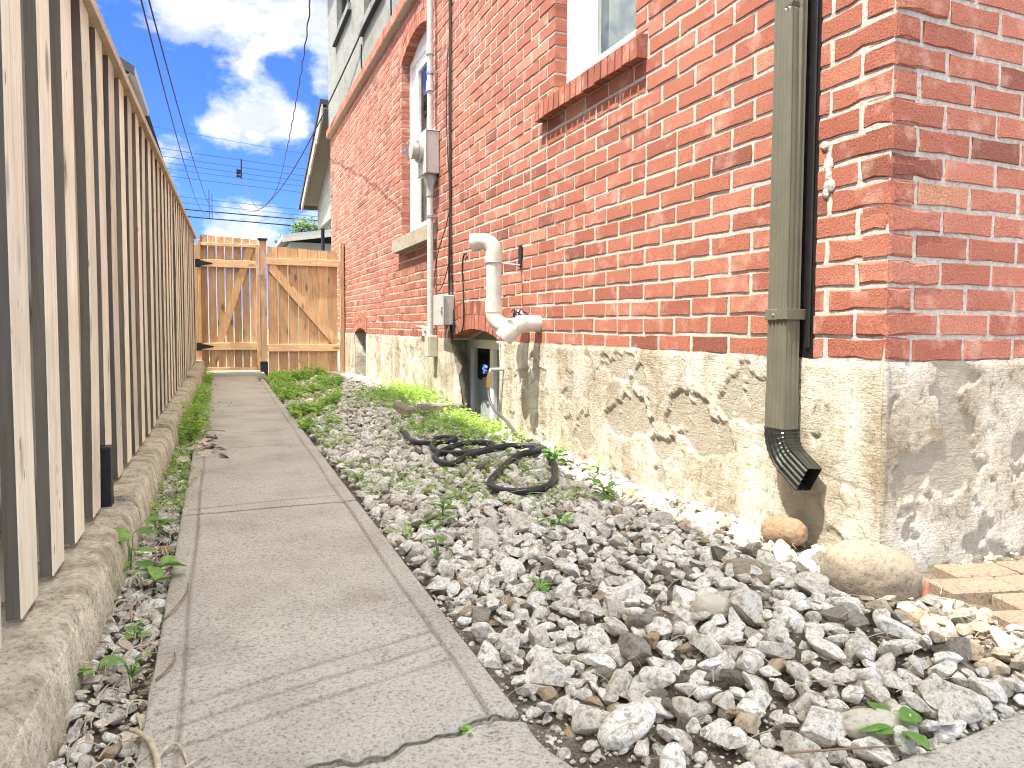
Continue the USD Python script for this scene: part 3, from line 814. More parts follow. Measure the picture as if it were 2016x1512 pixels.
# worn white mortar smears beside the downspout and along the base of the bricks
m = MB()
for (y, z, sy, sz) in [(1.648, 0.50, 0.018, 0.024), (1.646, 0.47, 0.012, 0.05), (1.642, 0.435, 0.022, 0.022), (1.655, 0.415, 0.012, 0.016), (1.665, 0.56, 0.014, 0.014)]:
    s_ = trimesh.creation.icosphere(3, 1.0)
    v = np.array(s_.vertices) * [0.007, sy, sz]
    v *= 1 + 0.5 * (meshkit.fbm(s_.vertices * 3 + y * 50, 3) - 0.5)[:, None]
    m.add(v + [W + 0.0005, y, z], s_.faces)
obj('mortar_smear', m, M['mortar'], house, smooth=True)


# parged foundation: side face
def parge(u, v, seed):
    q = np.stack([u * 1.0, v * 1.0, 0 * u], -1)
    big = meshkit.fbm(q * 3.2 + seed, 4, seed)
    peel = meshkit.fbm(q * [6, 7, 1] + 11 + seed, 5, seed + 4)
    return big, peel


def foundation(u0, u1, v0, v1, to, hole, step, seed, peel_amount=0.58, top_wave=0.012, gloss=1):
    us = np.arange(u0, u1 + step, step); vs = np.linspace(v0, v1, max(10, int((v1 - v0) / step)))
    U, V = np.meshgrid(us, vs, indexing='ij')
    top = 0.013 * (meshkit.fbm(np.stack([U * 13, 0 * U, 0 * U + seed], -1), 3) - 0.45)
    Vv = V + top * np.clip((V - (v1 - 0.1)) / 0.1, 0, 1)
    big, peel = parge(U, Vv, seed)
    ridge = meshkit.fbm(np.stack([U * 30, Vv * 34, 0 * U], -1), 4, seed + 9)
    face = 0.007 + 0.018 * (big - 0.5) + 0.003 * (ridge - 0.5)
    reg = np.clip(1 - np.abs(U - 2.35) / 1.15, 0, 1) * np.clip(1.3 - np.abs(Vv + 0.40) / 0.26, 0, 1) if seed == 1 else np.clip(0.5 + 0 * U, 0, 1)
    sel = np.clip((peel + 0.20 * np.minimum(reg, 1) - peel_amount) / 0.012, 0, 1)
    face = face - (0.0055 + 0.006 * (np.minimum(reg, 1) if seed == 1 else 0.3)) * sel
    face = np.maximum(face, -0.003)
    face *= np.clip((v1 - V) / 0.03 + 0.35, 0, 1)
    pts = np.stack([U, Vv, -face], -1).reshape(-1, 3)
    n1, n2 = len(us), len(vs)
    i, j = np.meshgrid(np.arange(n1 - 1), np.arange(n2 - 1), indexing='ij')
    a = (i * n2 + j).ravel()
    f = np.stack([a, a + n2, a + n2 + 1, a + 1], 1)
    if hole is not None:
        from shapely import contains_xy
        cc = pts[f].mean(1)
        f = f[~contains_xy(hole, cc[:, 0], cc[:, 1])]
    f = np.vstack([f[:, [0, 1, 2]], f[:, [0, 2, 3]]])
    sv = sel.reshape(-1)
    if seed == 1:
        # a scored joint near the corner and the spout's shadow and stain painted in below it
        line = np.abs(V + 0.475 - 0.10 * (U - YF)) + 10 * (U > 1.69) + 0.0015 * meshkit.noise(np.stack([U * 90, 0 * U, 0 * U], -1))
        line2 = np.abs(V + 0.64 - 0.06 * (U - YF)) + 10 * (U > 1.62)
        gr = np.exp(-(line / 0.0045) ** 2) + 0.7 * np.exp(-(line2 / 0.0045) ** 2)
        pts[:, 2] += 0.0045 * gr.reshape(-1)
        shadow_stain = np.exp(-((U - 1.70) / 0.075) ** 2) * np.clip((-0.44 - V) / 0.06, 0, 1) * np.clip(2.2 * meshkit.fbm(np.stack([U * 18, V * 18, 0 * U], -1), 4, 31) - 0.45, 0, 1)
        ck = np.abs(meshkit.fbm(np.stack([U * 5, V * 6, 0 * U], -1), 5, 51) - 0.52)
        crk = np.exp(-(ck / 0.0035) ** 2) * (meshkit.noise(np.stack([U * 2.5, V * 2.5, 0 * U], -1), 8) > 0.5)
        pts[:, 2] += 0.003 * crk.reshape(-1)
        sv = np.maximum(np.maximum(np.maximum(sv, 1.1 * crk.reshape(-1)), 0.9 * gr.reshape(-1)), 1.15 * shadow_stain.reshape(-1))
    tone = np.clip(0.75 * sv[f].mean(1), 0, 1)
    X = np.array([to(*q) for q in pts])
    a = np.array([to(0, 0, 0), to(1, 0, 0), to(0, 1, 0), to(0, 0, 1)])
    if np.linalg.det(a[1:] - a[0]) > 0:
        f = f[:, ::-1]
    return (X, f), tone


low_hole = Polygon([(4.35, -1.0), (4.35, -0.118), (4.55, -0.05), (5.0, 0.01), (5.30, -0.03), (5.45, -0.085), (5.36, -0.2), (5.22, -0.38), (5.12, -0.55), (5.08, -1.0)])
low_hole2 = Polygon([(8.93, -1.0), (8.93, -0.1), (9.3, -0.03), (9.72, -0.085), (9.74, -0.15), (9.66, -0.4), (9.62, -1.0)])
both = unary_union([low_hole, low_hole2])
g, t = foundation(YF - 0.004, 4.35, -0.93, ZB + 0.004, side, both, 0.0075, 1, 0.66)
obj('foundation', g, M['parging'], house, smooth=True, tone=t)
g, t = foundation(4.34, YR, -0.93, ZB + 0.004, side, both, 0.014, 2, 0.80)
obj('foundation', g, M['parging'], house, smooth=True, tone=t)
g, t = foundation(W - 0.004, 3.4, -0.93, ZB + 0.004, frontw, None, 0.008, 4, 0.72)
obj('foundation', g, M['parging'], house, smooth=True, tone=t)
obj('foundation', MB().box(3.39, 6.5, YF - 0.004, YF + 0.01, -0.93, ZB), M['parging'], house, tone=0.0)
# splayed reveals of the two basement openings
def reveal(pts, depth, zone=side):
    V = [zone(u, v, -0.004) for u, v in pts] + [zone(u, v, depth) for u, v in pts]
    n = len(pts)
    return np.array(V), np.array([(i, i + 1, n + i + 1, n + i) for i in range(n - 1)])


edge_ = [(5.05, -0.93), (5.08, -0.62), (5.12, -0.55), (5.22, -0.38), (5.36, -0.2), (5.44, -0.085)]
V = np.array([side(u, v, -0.004) for u, v in edge_] + [side(5.60, v, 0.205) for u, v in edge_])
obj('window_reveal', (V, np.array([(i, i + 1, 6 + i + 1, 6 + i) for i in range(5)])), M['parging'], house, tone=0.2)
for pts_, dp in (([(4.352, -0.118), (4.352, -0.93)], 0.23), ([(9.60, -0.93), (9.66, -0.4), (9.74, -0.085)], 0.4), ([(8.93, -0.1), (8.93, -0.93)], 0.4)):
    obj('window_reveal', reveal(pts_, dp), M['parging'], house, tone=0.0)
obj('foundation', MB().tube([(W + 0.004, YF + 0.004, z) for z in np.linspace(-0.93, ZB + 0.003, 14)], 0.0135, 10), M['parging'], house, smooth=40, tone=0.1)

# belt course, upper storey, roof
m = MB()
yb = YF - 0.02
while yb < YR:
    X = brick_shape(yb, yb + 0.066, 3.03, 3.135, lambda u, v, w: (W - 0.062 + w, u, v), 0.2)
    m.add(X[0], X[1], tone_of())
    yb += 0.078
obj('belt_course', m, M['brick'], house, tone=m.tone(), kind='stuff')
obj('belt_mortar', MB().box(W - 0.057, W + 0.2, YF - 0.015, YR, 3.026, 3.14), M['mortar'], house)
upper = Polygon([(YF, 3.142), (YR + 0.02, 3.142), (YR + 0.02, 5.5), (YF, 5.5)])
up_holes = [urect(9.80, 10.95, 4.30, 5.35), urect(7.75, 8.85, 3.68, 5.0)]
obj('upper_wall', extrude(upper.difference(unary_union(up_holes)), 0.25, lambda u, v, w: (W - 0.02 + w, u, v)), M['stucco'], house)
obj('upper_wall', extrude(urect(W + 0.235, 6.5, 3.142, 5.5), 0.25, lambda u, v, w: (u, YF + w, v)), M['stucco'], house)
obj('upper_wall', extrude(urect(W + 0.235, 6.5, 3.142, 5.5), 0.25, lambda u, v, w: (u, YR - 0.23 + w, v)), M['stucco'], house)
obj('upper_wall', extrude(urect(YF + 0.26, YR - 0.24, 3.142, 5.5), 0.25, lambda u, v, w: (6.5 - 0.25 + w, u, v)), M['stucco'], house)
obj('upper_floor', MB().box(W + 0.24, 6.2, YF + 0.26, YR - 0.24, 3.05, 3.13), M['dark'], house)
obj('roof', MB().box(W - 0.27, 6.7, YF - 0.25, YR + 0.25, 5.502, 5.6, 0.01), M['shingle'], house)


def window(y0, y1, z0, z1, depth, kind, parent=house, name='window', arch=None, thick=0.06):
    """Framed window in the side wall; depth of the frame's face behind the wall."""
    x = W + depth
    fr = MB()
    t = thick
    fr.box(x, x + 0.07, y0, y0 + t, z0, z1, 0.004).box(x, x + 0.07, y1 - t, y1, z0, z1, 0.004)
    fr.box(x + 0.001, x + 0.069, y0 + t + 0.0005, y1 - t - 0.0005, z0, z0 + t, 0.004).box(x + 0.001, x + 0.069, y0 + t + 0.0005, y1 - t - 0.0005, z1 - t, z1, 0.004)
    w = obj(name, fr, M['white'], parent)
    return w, x


# window over the conduit: tall with arched head
w, x = window(5.945, 7.075, 0.865, 2.62, 0.085, 'tall')
c, zc, R, a0 = arches['tall']
head = Polygon([(5.94, 2.55)] + [(c + (R + 0.02) * math.sin(a), zc + (R + 0.02) * math.cos(a)) for a in np.linspace(-a0, a0, 20)] + [(7.07, 2.55)])
obj('frame_head', extrude(head, 0.06, lambda u, v, w_: (W + 0.095 + w_, u, v)), M['white'], w)
sash = MB().box(x + 0.012, x + 0.05, 6.80, 6.86, 0.93, 2.56, 0.004).box(x + 0.012, x + 0.05, 6.02, 6.08, 0.93, 2.56, 0.004).box(x + 0.013, x + 0.049, 6.081, 6.799, 0.925, 1.0, 0.004).box(x + 0.013, x + 0.049, 6.081, 6.799, 2.46, 2.56, 0.004).box(x + 0.006, x + 0.05, 6.081, 6.799, 1.70, 1.76, 0.004)
obj('sash', sash, M['white'], w)
obj('panel', MB().box(x + 0.02, x + 0.04, 6.862, 7.02, 0.92, 2.55, 0.003), M['white'], w)
obj('pane', MB().box(x + 0.028, x + 0.032, 6.08, 6.80, 0.99, 2.47), M['pane'], w)
obj('blind', MB().box(x + 0.10, x + 0.104, 6.0, 6.95, 0.9, 2.05), M['blind'], w)
# window with the brick sill
w, x = window(2.742, 3.575, 1.268, 2.62, 0.075, 'big')
c, zc, R, a0 = arches['big']
head = Polygon([(2.74, 2.55)] + [(c + (R + 0.02) * math.sin(a), zc + (R + 0.02) * math.cos(a)) for a in np.linspace(-a0, a0, 20)] + [(3.575, 2.55)])
obj('frame_head', extrude(head, 0.06, lambda u, v, w_: (W + 0.085 + w_, u, v)), M['white'], w)
obj('panel', MB().box(x + 0.014, x + 0.04, 3.345, 3.52, 1.32, 2.56, 0.003), M['white'], w)
sash = MB().box(x + 0.006, x + 0.05, 3.27, 3.344, 1.325, 2.56, 0.004).box(x + 0.012, x + 0.05, 2.80, 2.845, 1.325, 2.56, 0.004).box(x + 0.011, x + 0.049, 2.8455, 3.2695, 1.327, 1.385, 0.004).box(x + 0.011, x + 0.049, 2.8455, 3.2695, 2.5, 2.56, 0.004)
obj('sash', sash, M['white'], w)
obj('pane', MB().box(x + 0.028, x + 0.032, 2.845, 3.27, 1.38, 2.51), M['pane'], w)
cv = []
for i, yv in enumerate(np.linspace(2.76, 3.33, 90)):
    cv.append((x + 0.09 + 0.012 * math.sin(yv * 75) + 0.006 * math.sin(yv * 31), yv))
cv = np.array(cv)
V = np.vstack([np.c_[cv, np.full(90, 1.30)], np.c_[cv, np.full(90, 2.6)]])
obj('curtain', (V, np.array([(i, i + 1, i + 91, i + 90) for i in range(89)])), M['curtain'], w, smooth=True)
# basement windows
w = thing('basement_window', parent=house)
x = W + 0.20
obj('head_board', MB().box(x + 0.004, x + 0.05, 4.36, 5.6, -0.0995, 0.08), M['soffit'], w)
obj('frame', MB().box(x, x + 0.06, 5.52, 5.60, -0.95, -0.10, 0.004).box(x, x + 0.06, 4.36, 4.42, -0.95, -0.10, 0.004).box(x + 0.001, x + 0.059, 4.4205, 5.5195, -0.17, -0.10, 0.004).box(x - 0.004, x + 0.05, 5.0, 5.07, -0.95, -0.1705, 0.004), M['white'], w)
obj('pane', MB().box(x + 0.03, x + 0.034, 5.07, 5.52, -0.95, -0.17), M['pane'], w)
obj('pane', MB().box(x + 0.03, x + 0.034, 4.42, 5.0, -0.95, -0.17), M['pane'], w)
m = MB()
bl = [(5.52, -0.42), (5.46, -0.415), (5.44, -0.44), (5.41, -0.425), (5.36, -0.43), (5.33, -0.405), (5.25, -0.40), (5.18, -0.398), (5.1, -0.40), (5.07, -0.40), (5.07, -0.95), (5.52, -0.95)]
obj('torn_blind', extrude(Polygon(bl), 0.002, lambda u, v, w_: (x + 0.04 + w_, u, v)), M['white'], w)
obj('curtain', MB().box(x + 0.08, x + 0.084, 4.4, 4.99, -0.95, -0.2), M['curtain'], w)
w = thing('basement_window', parent=house)
x = W + 0.33
obj('frame', MB().box(x, x + 0.05, 8.9, 8.97, -0.95, -0.1, 0.003).box(x, x + 0.05, 9.55, 9.62, -0.95, -0.1, 0.003).box(x + 0.001, x + 0.049, 8.9705, 9.5495, -0.16, -0.1), M['white'], w)
obj('pane', MB().box(x + 0.02, x + 0.024, 8.97, 9.55, -0.95, -0.16), M['pane'], w)
# upper windows
for (y0, y1, z0, z1) in ((9.80, 10.95, 4.30, 5.35), (7.75, 8.85, 3.68, 5.0)):
    x = W + 0.05
    fr = MB().box(x, x + 0.06, y0, y0 + 0.07, z0, z1, 0.004).box(x, x + 0.06, y1 - 0.07, y1, z0, z1, 0.004).box(x + 0.001, x + 0.059, y0 + 0.0705, y1 - 0.0705, z0, z0 + 0.07, 0.004).box(x + 0.001, x + 0.059, y0 + 0.0705, y1 - 0.0705, z1 - 0.07, z1, 0.004).box(x + 0.002, x + 0.058, (y0 + y1) / 2 - 0.03, (y0 + y1) / 2 + 0.03, z0 + 0.0705, z1 - 0.0705, 0.004)
    w = obj('upper_window', fr, M['iron'], house)
    obj('pane', MB().box(x + 0.028, x + 0.032, y0 + 0.06, y1 - 0.06, z0 + 0.06, z1 - 0.06), M['pane'], w)
    obj('blind', MB().box(x + 0.07, x + 0.074, y0 + 0.02, y1 - 0.02, z0, z1), M['curtain'], w)
    s = obj('upper_sill', MB().box(W - 0.075, W + 0.05, y0 - 0.1, y1 + 0.1, z0 - 0.115, z0 - 0.11 + 0.012, 0.002), M['iron'], house)
    yy = y0 - 0.08
    while yy < y1 + 0.03:
        X = brick_shape(yy, yy + 0.066, z0 - 0.097, z0 - 0.003, lambda u, v, w_: (W - 0.07 + w_, u, v), 0.12)
        obj('brick', X, M['stucco'], s)
        yy += 0.078
# sills
s = obj('stone_sill', extrude(Polygon([(W - 0.075, 0.742), (W - 0.075, 0.872), (W + 0.09, 0.89), (W + 0.09, 0.742)]), 1.34, lambda u, v, w_: (u, 5.835 + w_, v)), M['stonesill'], house)
s = obj('brick_sill', MB().box(W - 0.043, W + 0.08, 2.665, 3.715, 1.172, 1.245), M['mortar'], house)
yy = 2.655
for i in range(17):
    wd = 0.0515
    pr = 0.0 if i else 0.004
    sl = Polygon([(W - 0.052 - brng.normal(0, 0.0015), 1.163 + brng.normal(0, 0.0015)), (W - 0.050 - brng.normal(0, 0.0015), 1.252), (W - 0.044, 1.258), (W + 0.085, 1.285), (W + 0.085, 1.165)])
    X = extrude(sl, wd, lambda u, v, w_, y_=yy: (u, y_ + w_, v))
    obj('brick', X, M['brick'], s, tone=float(np.clip(brng.normal(0.4, 0.2), 0.05, 0.9)) if i != 3 else 0.1)
    yy += 0.0632
# mortar sheet on the sill under the frame
obj('sill_mortar', extrude(Polygon([(W + 0.02, 1.24), (W + 0.02, 1.268), (W + 0.08, 1.28), (W + 0.08, 1.24)]), 1.04, lambda u, v, w_: (u, 2.668 + w_, v)), M['mortar'], house)
# two black rods standing on the belt course
for (y, h, bend) in ((7.23, 0.27, 0.0), (8.82, 0.29, 0.01)):
    obj('iron_rod', MB().tube([(W - 0.06, y, 3.135), (W - 0.062, y + bend, 3.135 + h * 0.5), (W - 0.06, y, 3.135 + h)], 0.009, 6), M['iron'], house)
# black strips painting the downspout's shadow onto the wall behind it
obj('spout_shadow_strip', MB().box(W - 0.0035, W + 0.002, 1.688, 1.80, -0.09, 3.0).box(W - 0.012, W - 0.004, 1.696, 1.712, -0.06, 3.0, 0.003), M['spout_shade'], house)

# ------------------------------------------------------------------ downspout
sp = thing('downspout', 'ribbed olive metal downspout with shiny dark elbow at the brick house corner', 'downspout')


def spout_profile(w2=0.042, d2=0.027, ribs=5):
    """Cross-section in (along wall, out of wall)."""
    pr = []
    for i in range(ribs * 4 + 1):
        t = i / (ribs * 4)
        pr.append((-w2 + 2 * w2 * t, d2 - (0.0038 if i % 4 in (1, 2) and 0 < i < ribs * 4 else 0)))
    for i in range(1, 9):
        t = i / 8
        pr.append((w2 - (0.0015 if i % 3 == 1 else 0), d2 - 2 * d2 * t))
    pr.append((-w2, -d2))
    for i in range(1, 8):
        t = i / 8
        pr.append((-w2 + (0.0015 if i % 3 == 1 else 0), -d2 + 2 * d2 * t))
    return pr


prof = spout_profile()
CX, CYS = W - 0.048, 1.768
sec = [((CX, CYS, z), (0, 1, 0), (-1, 0, 0)) for z in (-0.315, 0.2, 0.5, 0.99, 1.0, 1.01, 1.5, 3.0)]
V, F = ring_tube(sec, prof)
# a dent on the camera's side about a metre up
V = V.copy()
dent = np.exp(-((V[:, 2] - 1.0) / 0.012) ** 2) * (V[:, 1] < CYS) * (V[:, 0] < CX + 0.002)
V[:, 1] += 0.012 * dent
obj('pipe', (V, F[:, ::-1]), M['spout'], sp, smooth=25)
prof2 = [(a * 1.035, b * 1.05) for a, b in prof]
V, F = ring_tube([((CX, CYS, z), (0, 1, 0), (-1, 0, 0)) for z in (-0.325, -0.215)], prof2)
obj('sleeve', (V, F[:, ::-1]), M['spout'], sp, smooth=25)
st = obj('strap', MB().box(CX - 0.0325, CX - 0.029, CYS - 0.005, CYS + 0.05, 0.027, 0.062, 0.001).box(CX - 0.0322, W - 0.001, CYS - 0.048, CYS - 0.0435, 0.0275, 0.0615, 0.001).box(CX - 0.0323, CX - 0.0285, CYS - 0.0478, CYS - 0.0055, 0.029, 0.0605), M['spout'], sp)
obj('screw', MB().tube([(CX - 0.030, CYS + 0.012, 0.043), (CX - 0.036, CYS + 0.012, 0.043)], [0.005, 0.003], 10), M['steel'], st)
# elbow: crimped, turning towards the camera and away from the wall
axis = np.array([-0.10, -0.99, 0.0]); axis /= np.linalg.norm(axis)
sec = []
Rr = 0.115
ang = np.radians(62)
N = 26
for i in range(N + 1):
    t = ang * i / N
    o = np.array([CX, CYS, -0.322]) + axis * Rr * (1 - math.cos(t)) + np.array([0, 0, -1]) * Rr * math.sin(t)
    d = axis * math.sin(t) + np.array([0, 0, -1]) * math.cos(t)
    A = np.cross(d, [0, 0, 1.0]) if i > 2 else np.cross(axis, [0, 0, 1.0])
    # carry the section's axes: A stays close to the wall direction, turned bit by bit
    a_w = np.array([0, 1.0, 0]); b_w = np.array([-1.0, 0, 0])
    A = a_w - d * (a_w @ d); 
    Bv = b_w - d * (b_w @ d)
    k = np.cross(axis, [0, 0, 1.0]); 
    rot = trimesh.transformations.rotation_matrix(-t, np.cross(axis, [0, 0, -1.0]))[:3, :3]
    rot = trimesh.transformations.rotation_matrix(t, np.cross([0, 0, -1.0], axis))[:3, :3]
    s_ = 1.05 + (0.05 if (i % 4 == 0 and i < 25) else 0.0)
    sec.append((o, rot @ a_w * s_, rot @ b_w * s_))
d = axis * math.sin(ang) + np.array([0, 0, -1]) * math.cos(ang)
for L_ in (0.03, 0.085):
    o2 = sec[-1][0] if L_ == 0.03 else sec[-2][0]
    o_end = np.array([CX, CYS, -0.322]) + axis * Rr * (1 - math.cos(ang)) + np.array([0, 0, -1]) * Rr * math.sin(ang) + d * L_
    sec.append((o_end, rot @ a_w * 1.05, rot @ b_w * 1.05))
V, F = ring_tube(sec, prof)
obj('elbow', (V, F[:, ::-1]), M['spout2'], sp, smooth=25)
inner = [(o - d * 0.0, A * 0.94, B * 0.94) for o, A, B in sec[4:]]
V, F = ring_tube(inner, prof)
obj('elbow_inside', (V, F), M['inside'], sp)
V, F = ring_tube([(sec[-1][0], sec[-1][1] * 1.0, sec[-1][2] * 1.0), (sec[-1][0], sec[-1][1] * 0.94, sec[-1][2] * 0.94)], prof)
obj('lip', np.array(V) if False else (V, F), M['spout2'], sp)

# ------------------------------------------------------------------ electric service
mtx, mty = W - 0.112, 5.74
em = thing('electric_meter', 'grey electric meter box with round glass dial on the brick wall', 'meter')
obj('box', MB().box(mtx, W - 0.003, mty, mty + 0.27, 1.275, 1.62, 0.006), M['meter'], em)
obj('cover', MB().box(mtx - 0.012, mtx - 0.0005, mty - 0.004, mty + 0.274, 1.271, 1.628, 0.004).box(mtx - 0.011, W - 0.002, mty - 0.003, mty + 0.273, 1.621, 1.629, 0.002), M['conduit'], em)
yc_, zc_ = mty + 0.135, 1.475
obj('ring', MB().tube([(mtx - 0.013, yc_, zc_), (mtx - 0.045, yc_, zc_)], 0.095, 28), M['meter'], em, smooth=40)
obj('dial', MB().tube([(mtx - 0.046, yc_, zc_), (mtx - 0.10, yc_, zc_)], 0.07, 24), M['conduit'], em, smooth=40)
obj('glass', MB().tube([(mtx - 0.045, yc_, zc_), (mtx - 0.12, yc_, zc_), (mtx - 0.14, yc_, zc_)], [0.088, 0.084, 0.055], 28), M['clear'], em, smooth=40)
cd = thing('service_conduit', 'straight pale conduit pipe running up the brick wall past the meter', 'conduit')
xc, yc = W - 0.055, 5.835
obj('upper_pipe', MB().tube([(xc, yc, 1.62), (xc, yc, 4.2)], 0.026, 16), M['conduit'], cd, smooth=40)
for z in (1.98, 2.28):
    obj('coupling', MB().tube([(xc, yc, z), (xc, yc, z + 0.07)], 0.032, 16).tube([(xc, yc, z - 0.012), (xc, yc, z)], 0.036, 16), M['conduit'], cd, smooth=40)
obj('reducer', MB().tube([(xc, yc, 1.272), (xc, yc, 1.24), (xc, yc, 1.18), (xc, yc, 1.10)], [0.062, 0.06, 0.034, 0.033], 18), M['boxgrey'], cd, smooth=40)
obj('lower_pipe', MB().tube([(xc, yc, -0.08), (xc, yc, 1.12)], 0.026, 16), M['conduit'], cd, smooth=40)
for z in (0.93, 2.12):
    obj('clip', MB().tube([(xc, yc, z - 0.01), (xc, yc, z + 0.01)], 0.031, 14).box(xc, W, yc - 0.05, yc - 0.03, z - 0.012, z + 0.012), M['steel'], cd)
obj('fitting_box', MB().box(W - 0.085, W - 0.006, yc - 0.065, yc + 0.05, -0.255, -0.075, 0.006).box(W - 0.092, W - 0.0855, yc - 0.062, yc + 0.047, -0.25, -0.08, 0.002), M['cream'], cd)
ub = thing('utility_box', 'small grey hinged utility box below the window beside the conduit', 'box')
obj('case', MB().box(W - 0.085, W - 0.004, 5.33, 5.585, 0.015, 0.25, 0.006), M['boxgrey'], ub)
obj('door', MB().box(W - 0.10, W - 0.0855, 5.322, 5.593, 0.01, 0.255, 0.004), M['boxgrey'], ub)
obj('hasp', MB().box(W - 0.108, W - 0.1005, 5.335, 5.35, 0.10, 0.16, 0.002).box(W - 0.112, W - 0.1005, 5.33, 5.37, 0.115, 0.125, 0.001), M['steel'], ub)
jb = thing('junction_box', 'tiny grey junction box with a slanted flap left of the conduit foot', 'box')
obj('case', MB().box(W - 0.07, W - 0.003, 5.90, 6.05, -0.085, -0.005, 0.004), M['boxgrey'], jb)
obj('flap', extrude(Polygon([(6.04, -0.012), (6.30, 0.008), (6.30, 0.012), (6.04, 0.0)]), 0.06, lambda u, v, w_: (W - 0.066 + w_, u, v)), M['cream'], jb)
obj('knob', MB().tube([(W - 0.07, 5.94, -0.045), (W - 0.076, 5.94, -0.045)], 0.012, 10), M['iron'], jb)

# cables on the wall
def wall_cable(name, pts, r, label, mat_='cable', n=80):
    c = spline(pts, n)
    return obj(name, MB().tube(c, r, 6), M[mat_], None, smooth=True, label=label, cat='cable')


wc = lambda y, z, d=0.012: (W - d, y, z)
wall_cable('wall_cable', [wc(5.44, 4.3), wc(5.435, 3.2, 0.02), wc(5.425, 2.4), wc(5.43, 1.6), wc(5.425, 0.9), wc(5.44, 0.3), wc(5.37, -0.1)], 0.009, 'thickest black cable running straight up the brick wall right of the conduit')
wall_cable('wall_cable', [wc(5.395, 4.3), wc(5.41, 3.0), wc(5.40, 2.2), wc(5.405, 1.5), wc(5.40, 0.8), wc(5.36, 0.3), wc(5.33, 0.1), wc(5.30, -0.06)], 0.007, 'black cable just right of the thickest one, ending behind the utility box')
wall_cable('wall_cable', [wc(5.47, 2.2), wc(5.49, 1.7, 0.02), wc(5.45, 1.2), wc(5.455, 0.9), wc(5.62, 0.68, 0.03), wc(5.72, 0.45, 0.05), wc(5.73, 0.33, 0.05), wc(5.58, 0.30, 0.05), wc(5.44, 0.45, 0.03), wc(5.38, 0.62)], 0.004, 'thin black cable making an open loop beside the conduit')
wall_cable('wall_cable', [wc(5.02, 0.54), wc(5.05, 0.55), wc(5.10, 0.5), wc(5.09, 0.3), wc(5.08, 0.1), wc(5.10, -0.01), wc(5.18, -0.045), wc(5.27, 0.02), wc(5.34, 0.03)], 0.006, 'black cable bent down to the left over the brick arch of the basement window')
for k, (y, z) in enumerate([(5.43, 1.42), (5.425, 1.30), (5.43, 2.0), (5.41, 2.55), (5.43, 0.68)]):
    pass
wall_cable('wall_cable', [wc(5.33, 0.04, 0.03), wc(5.36, -0.03, 0.05), wc(5.38, -0.1, 0.05), wc(5.40, -0.15, 0.03)], 0.005, 'short white wire dangling under the utility box', 'conduit', 30)

# ------------------------------------------------------------------ white vent pipe
vp = thing('vent_pipe', 'white plastic vent pipe with elbows sticking out of the brick wall', 'vent pipe')
PR = 0.0445


def bend(p0, d0, d1, R, n=12):
    d0, d1 = np.array(d0, float) / np.linalg.norm(d0), np.array(d1, float) / np.linalg.norm(d1)
    a = math.acos(np.clip(d0 @ d1, -1, 1))
    nrm = d1 - d0 * (d0 @ d1); nrm /= np.linalg.norm(nrm)
    return [np.array(p0) + R * (math.sin(t) * d0 + (1 - math.cos(t)) * nrm) for t in np.linspace(0, a, n)]


vx, vy = 1.50, 3.885
# upright
obj('upright', MB().tube([(vx, vy, 0.10), (vx, vy, 0.435)], PR, 24), M['pvc'], vp, smooth=40)
up = bend((vx, vy, 0.43), (0, 0, 1), (-0.80, 0.6, -0.12), 0.072, 14)
dirx = np.array((-0.80, 0.6, -0.12)) / np.linalg.norm((-0.80, 0.6, -0.12))
up.append(up[-1] + dirx * 0.02)
e = obj('upper_elbow', MB().tube(up, PR * 1.08, 24, caps=False), M['pvc'], vp, smooth=40)
obj('mouth', MB().tube([up[-1] - dirx * 0.005, up[-1] + dirx * 0.035], PR * 1.2, 24, caps=False).tube([up[-1] + dirx * 0.034, up[-1] + dirx * 0.0342], PR * 1.19, 24), M['pvc'], e, smooth=40)
obj('collar', MB().tube([(vx, vy, 0.375), (vx, vy, 0.44)], PR * 1.14, 24), M['pvc'], vp, smooth=40)
obj('collar', MB().tube([(vx, vy, 0.085), (vx, vy, 0.155)], PR * 1.14, 24), M['pvc'], vp, smooth=40)
dn = bend((vx, vy, 0.09), (0, 0, -1), (0.62, -0.78, 0.02), 0.085, 14)
dd = np.array((0.62, -0.78, 0.02)) / np.linalg.norm((0.62, -0.78, 0.02))
dn.append(dn[-1] + dd * 0.03)
obj('lower_elbow', MB().tube(dn, PR * 1.08, 24), M['pvc'], vp, smooth=40)
p1 = np.array((1.545, 3.83, 0.02))
hub = [np.array((1.512, 3.762, -0.066)), np.array((1.532, 3.752, -0.038)), np.array((1.562, 3.745, -0.004)), np.array((1.61, 3.748, 0.016)), np.array((1.67, 3.75, 0.022)), np.array((1.735, 3.75, 0.022))]
obj('stub', MB().tube(hub[2:], [PR * 1.2, PR * 1.16, PR * 1.1, PR * 1.1], 24), M['pvc'], vp, smooth=40)
obj('stub_end', MB().tube(hub[:3], [PR * 1.22, PR * 1.25, PR * 1.21], 24), M['pvc'], vp, smooth=40)
obj('mouth_dark', MB().tube([hub[0] - (hub[1] - hub[0]) * 0.01, hub[0] - (hub[1] - hub[0]) * 0.02], PR * 1.1, 20), M['inside'], vp)
obj('rib_ring', MB().tube([hub[3] - [0.004, 0, 0], hub[3] + [0.004, 0, 0]], PR * 1.22, 24), M['pvc'], vp, smooth=40)
obj('rib_ring', MB().tube([hub[2] - [0.004, 0, 0], hub[2] + [0.004, 0, 0]], PR * 1.27, 24), M['pvc'], vp, smooth=40)
obj('strap_arm', MB().tube([(vx, vy, 0.378), (1.60, 3.95, 0.378), (1.722, 4.01, 0.378)], 0.006, 8), M['conduit'], vp)
obj('strap_plate', MB().box(W - 0.012, W - 0.001, 3.99, 4.035, 0.37, 0.50, 0.002), M['iron'], vp)
m = MB()
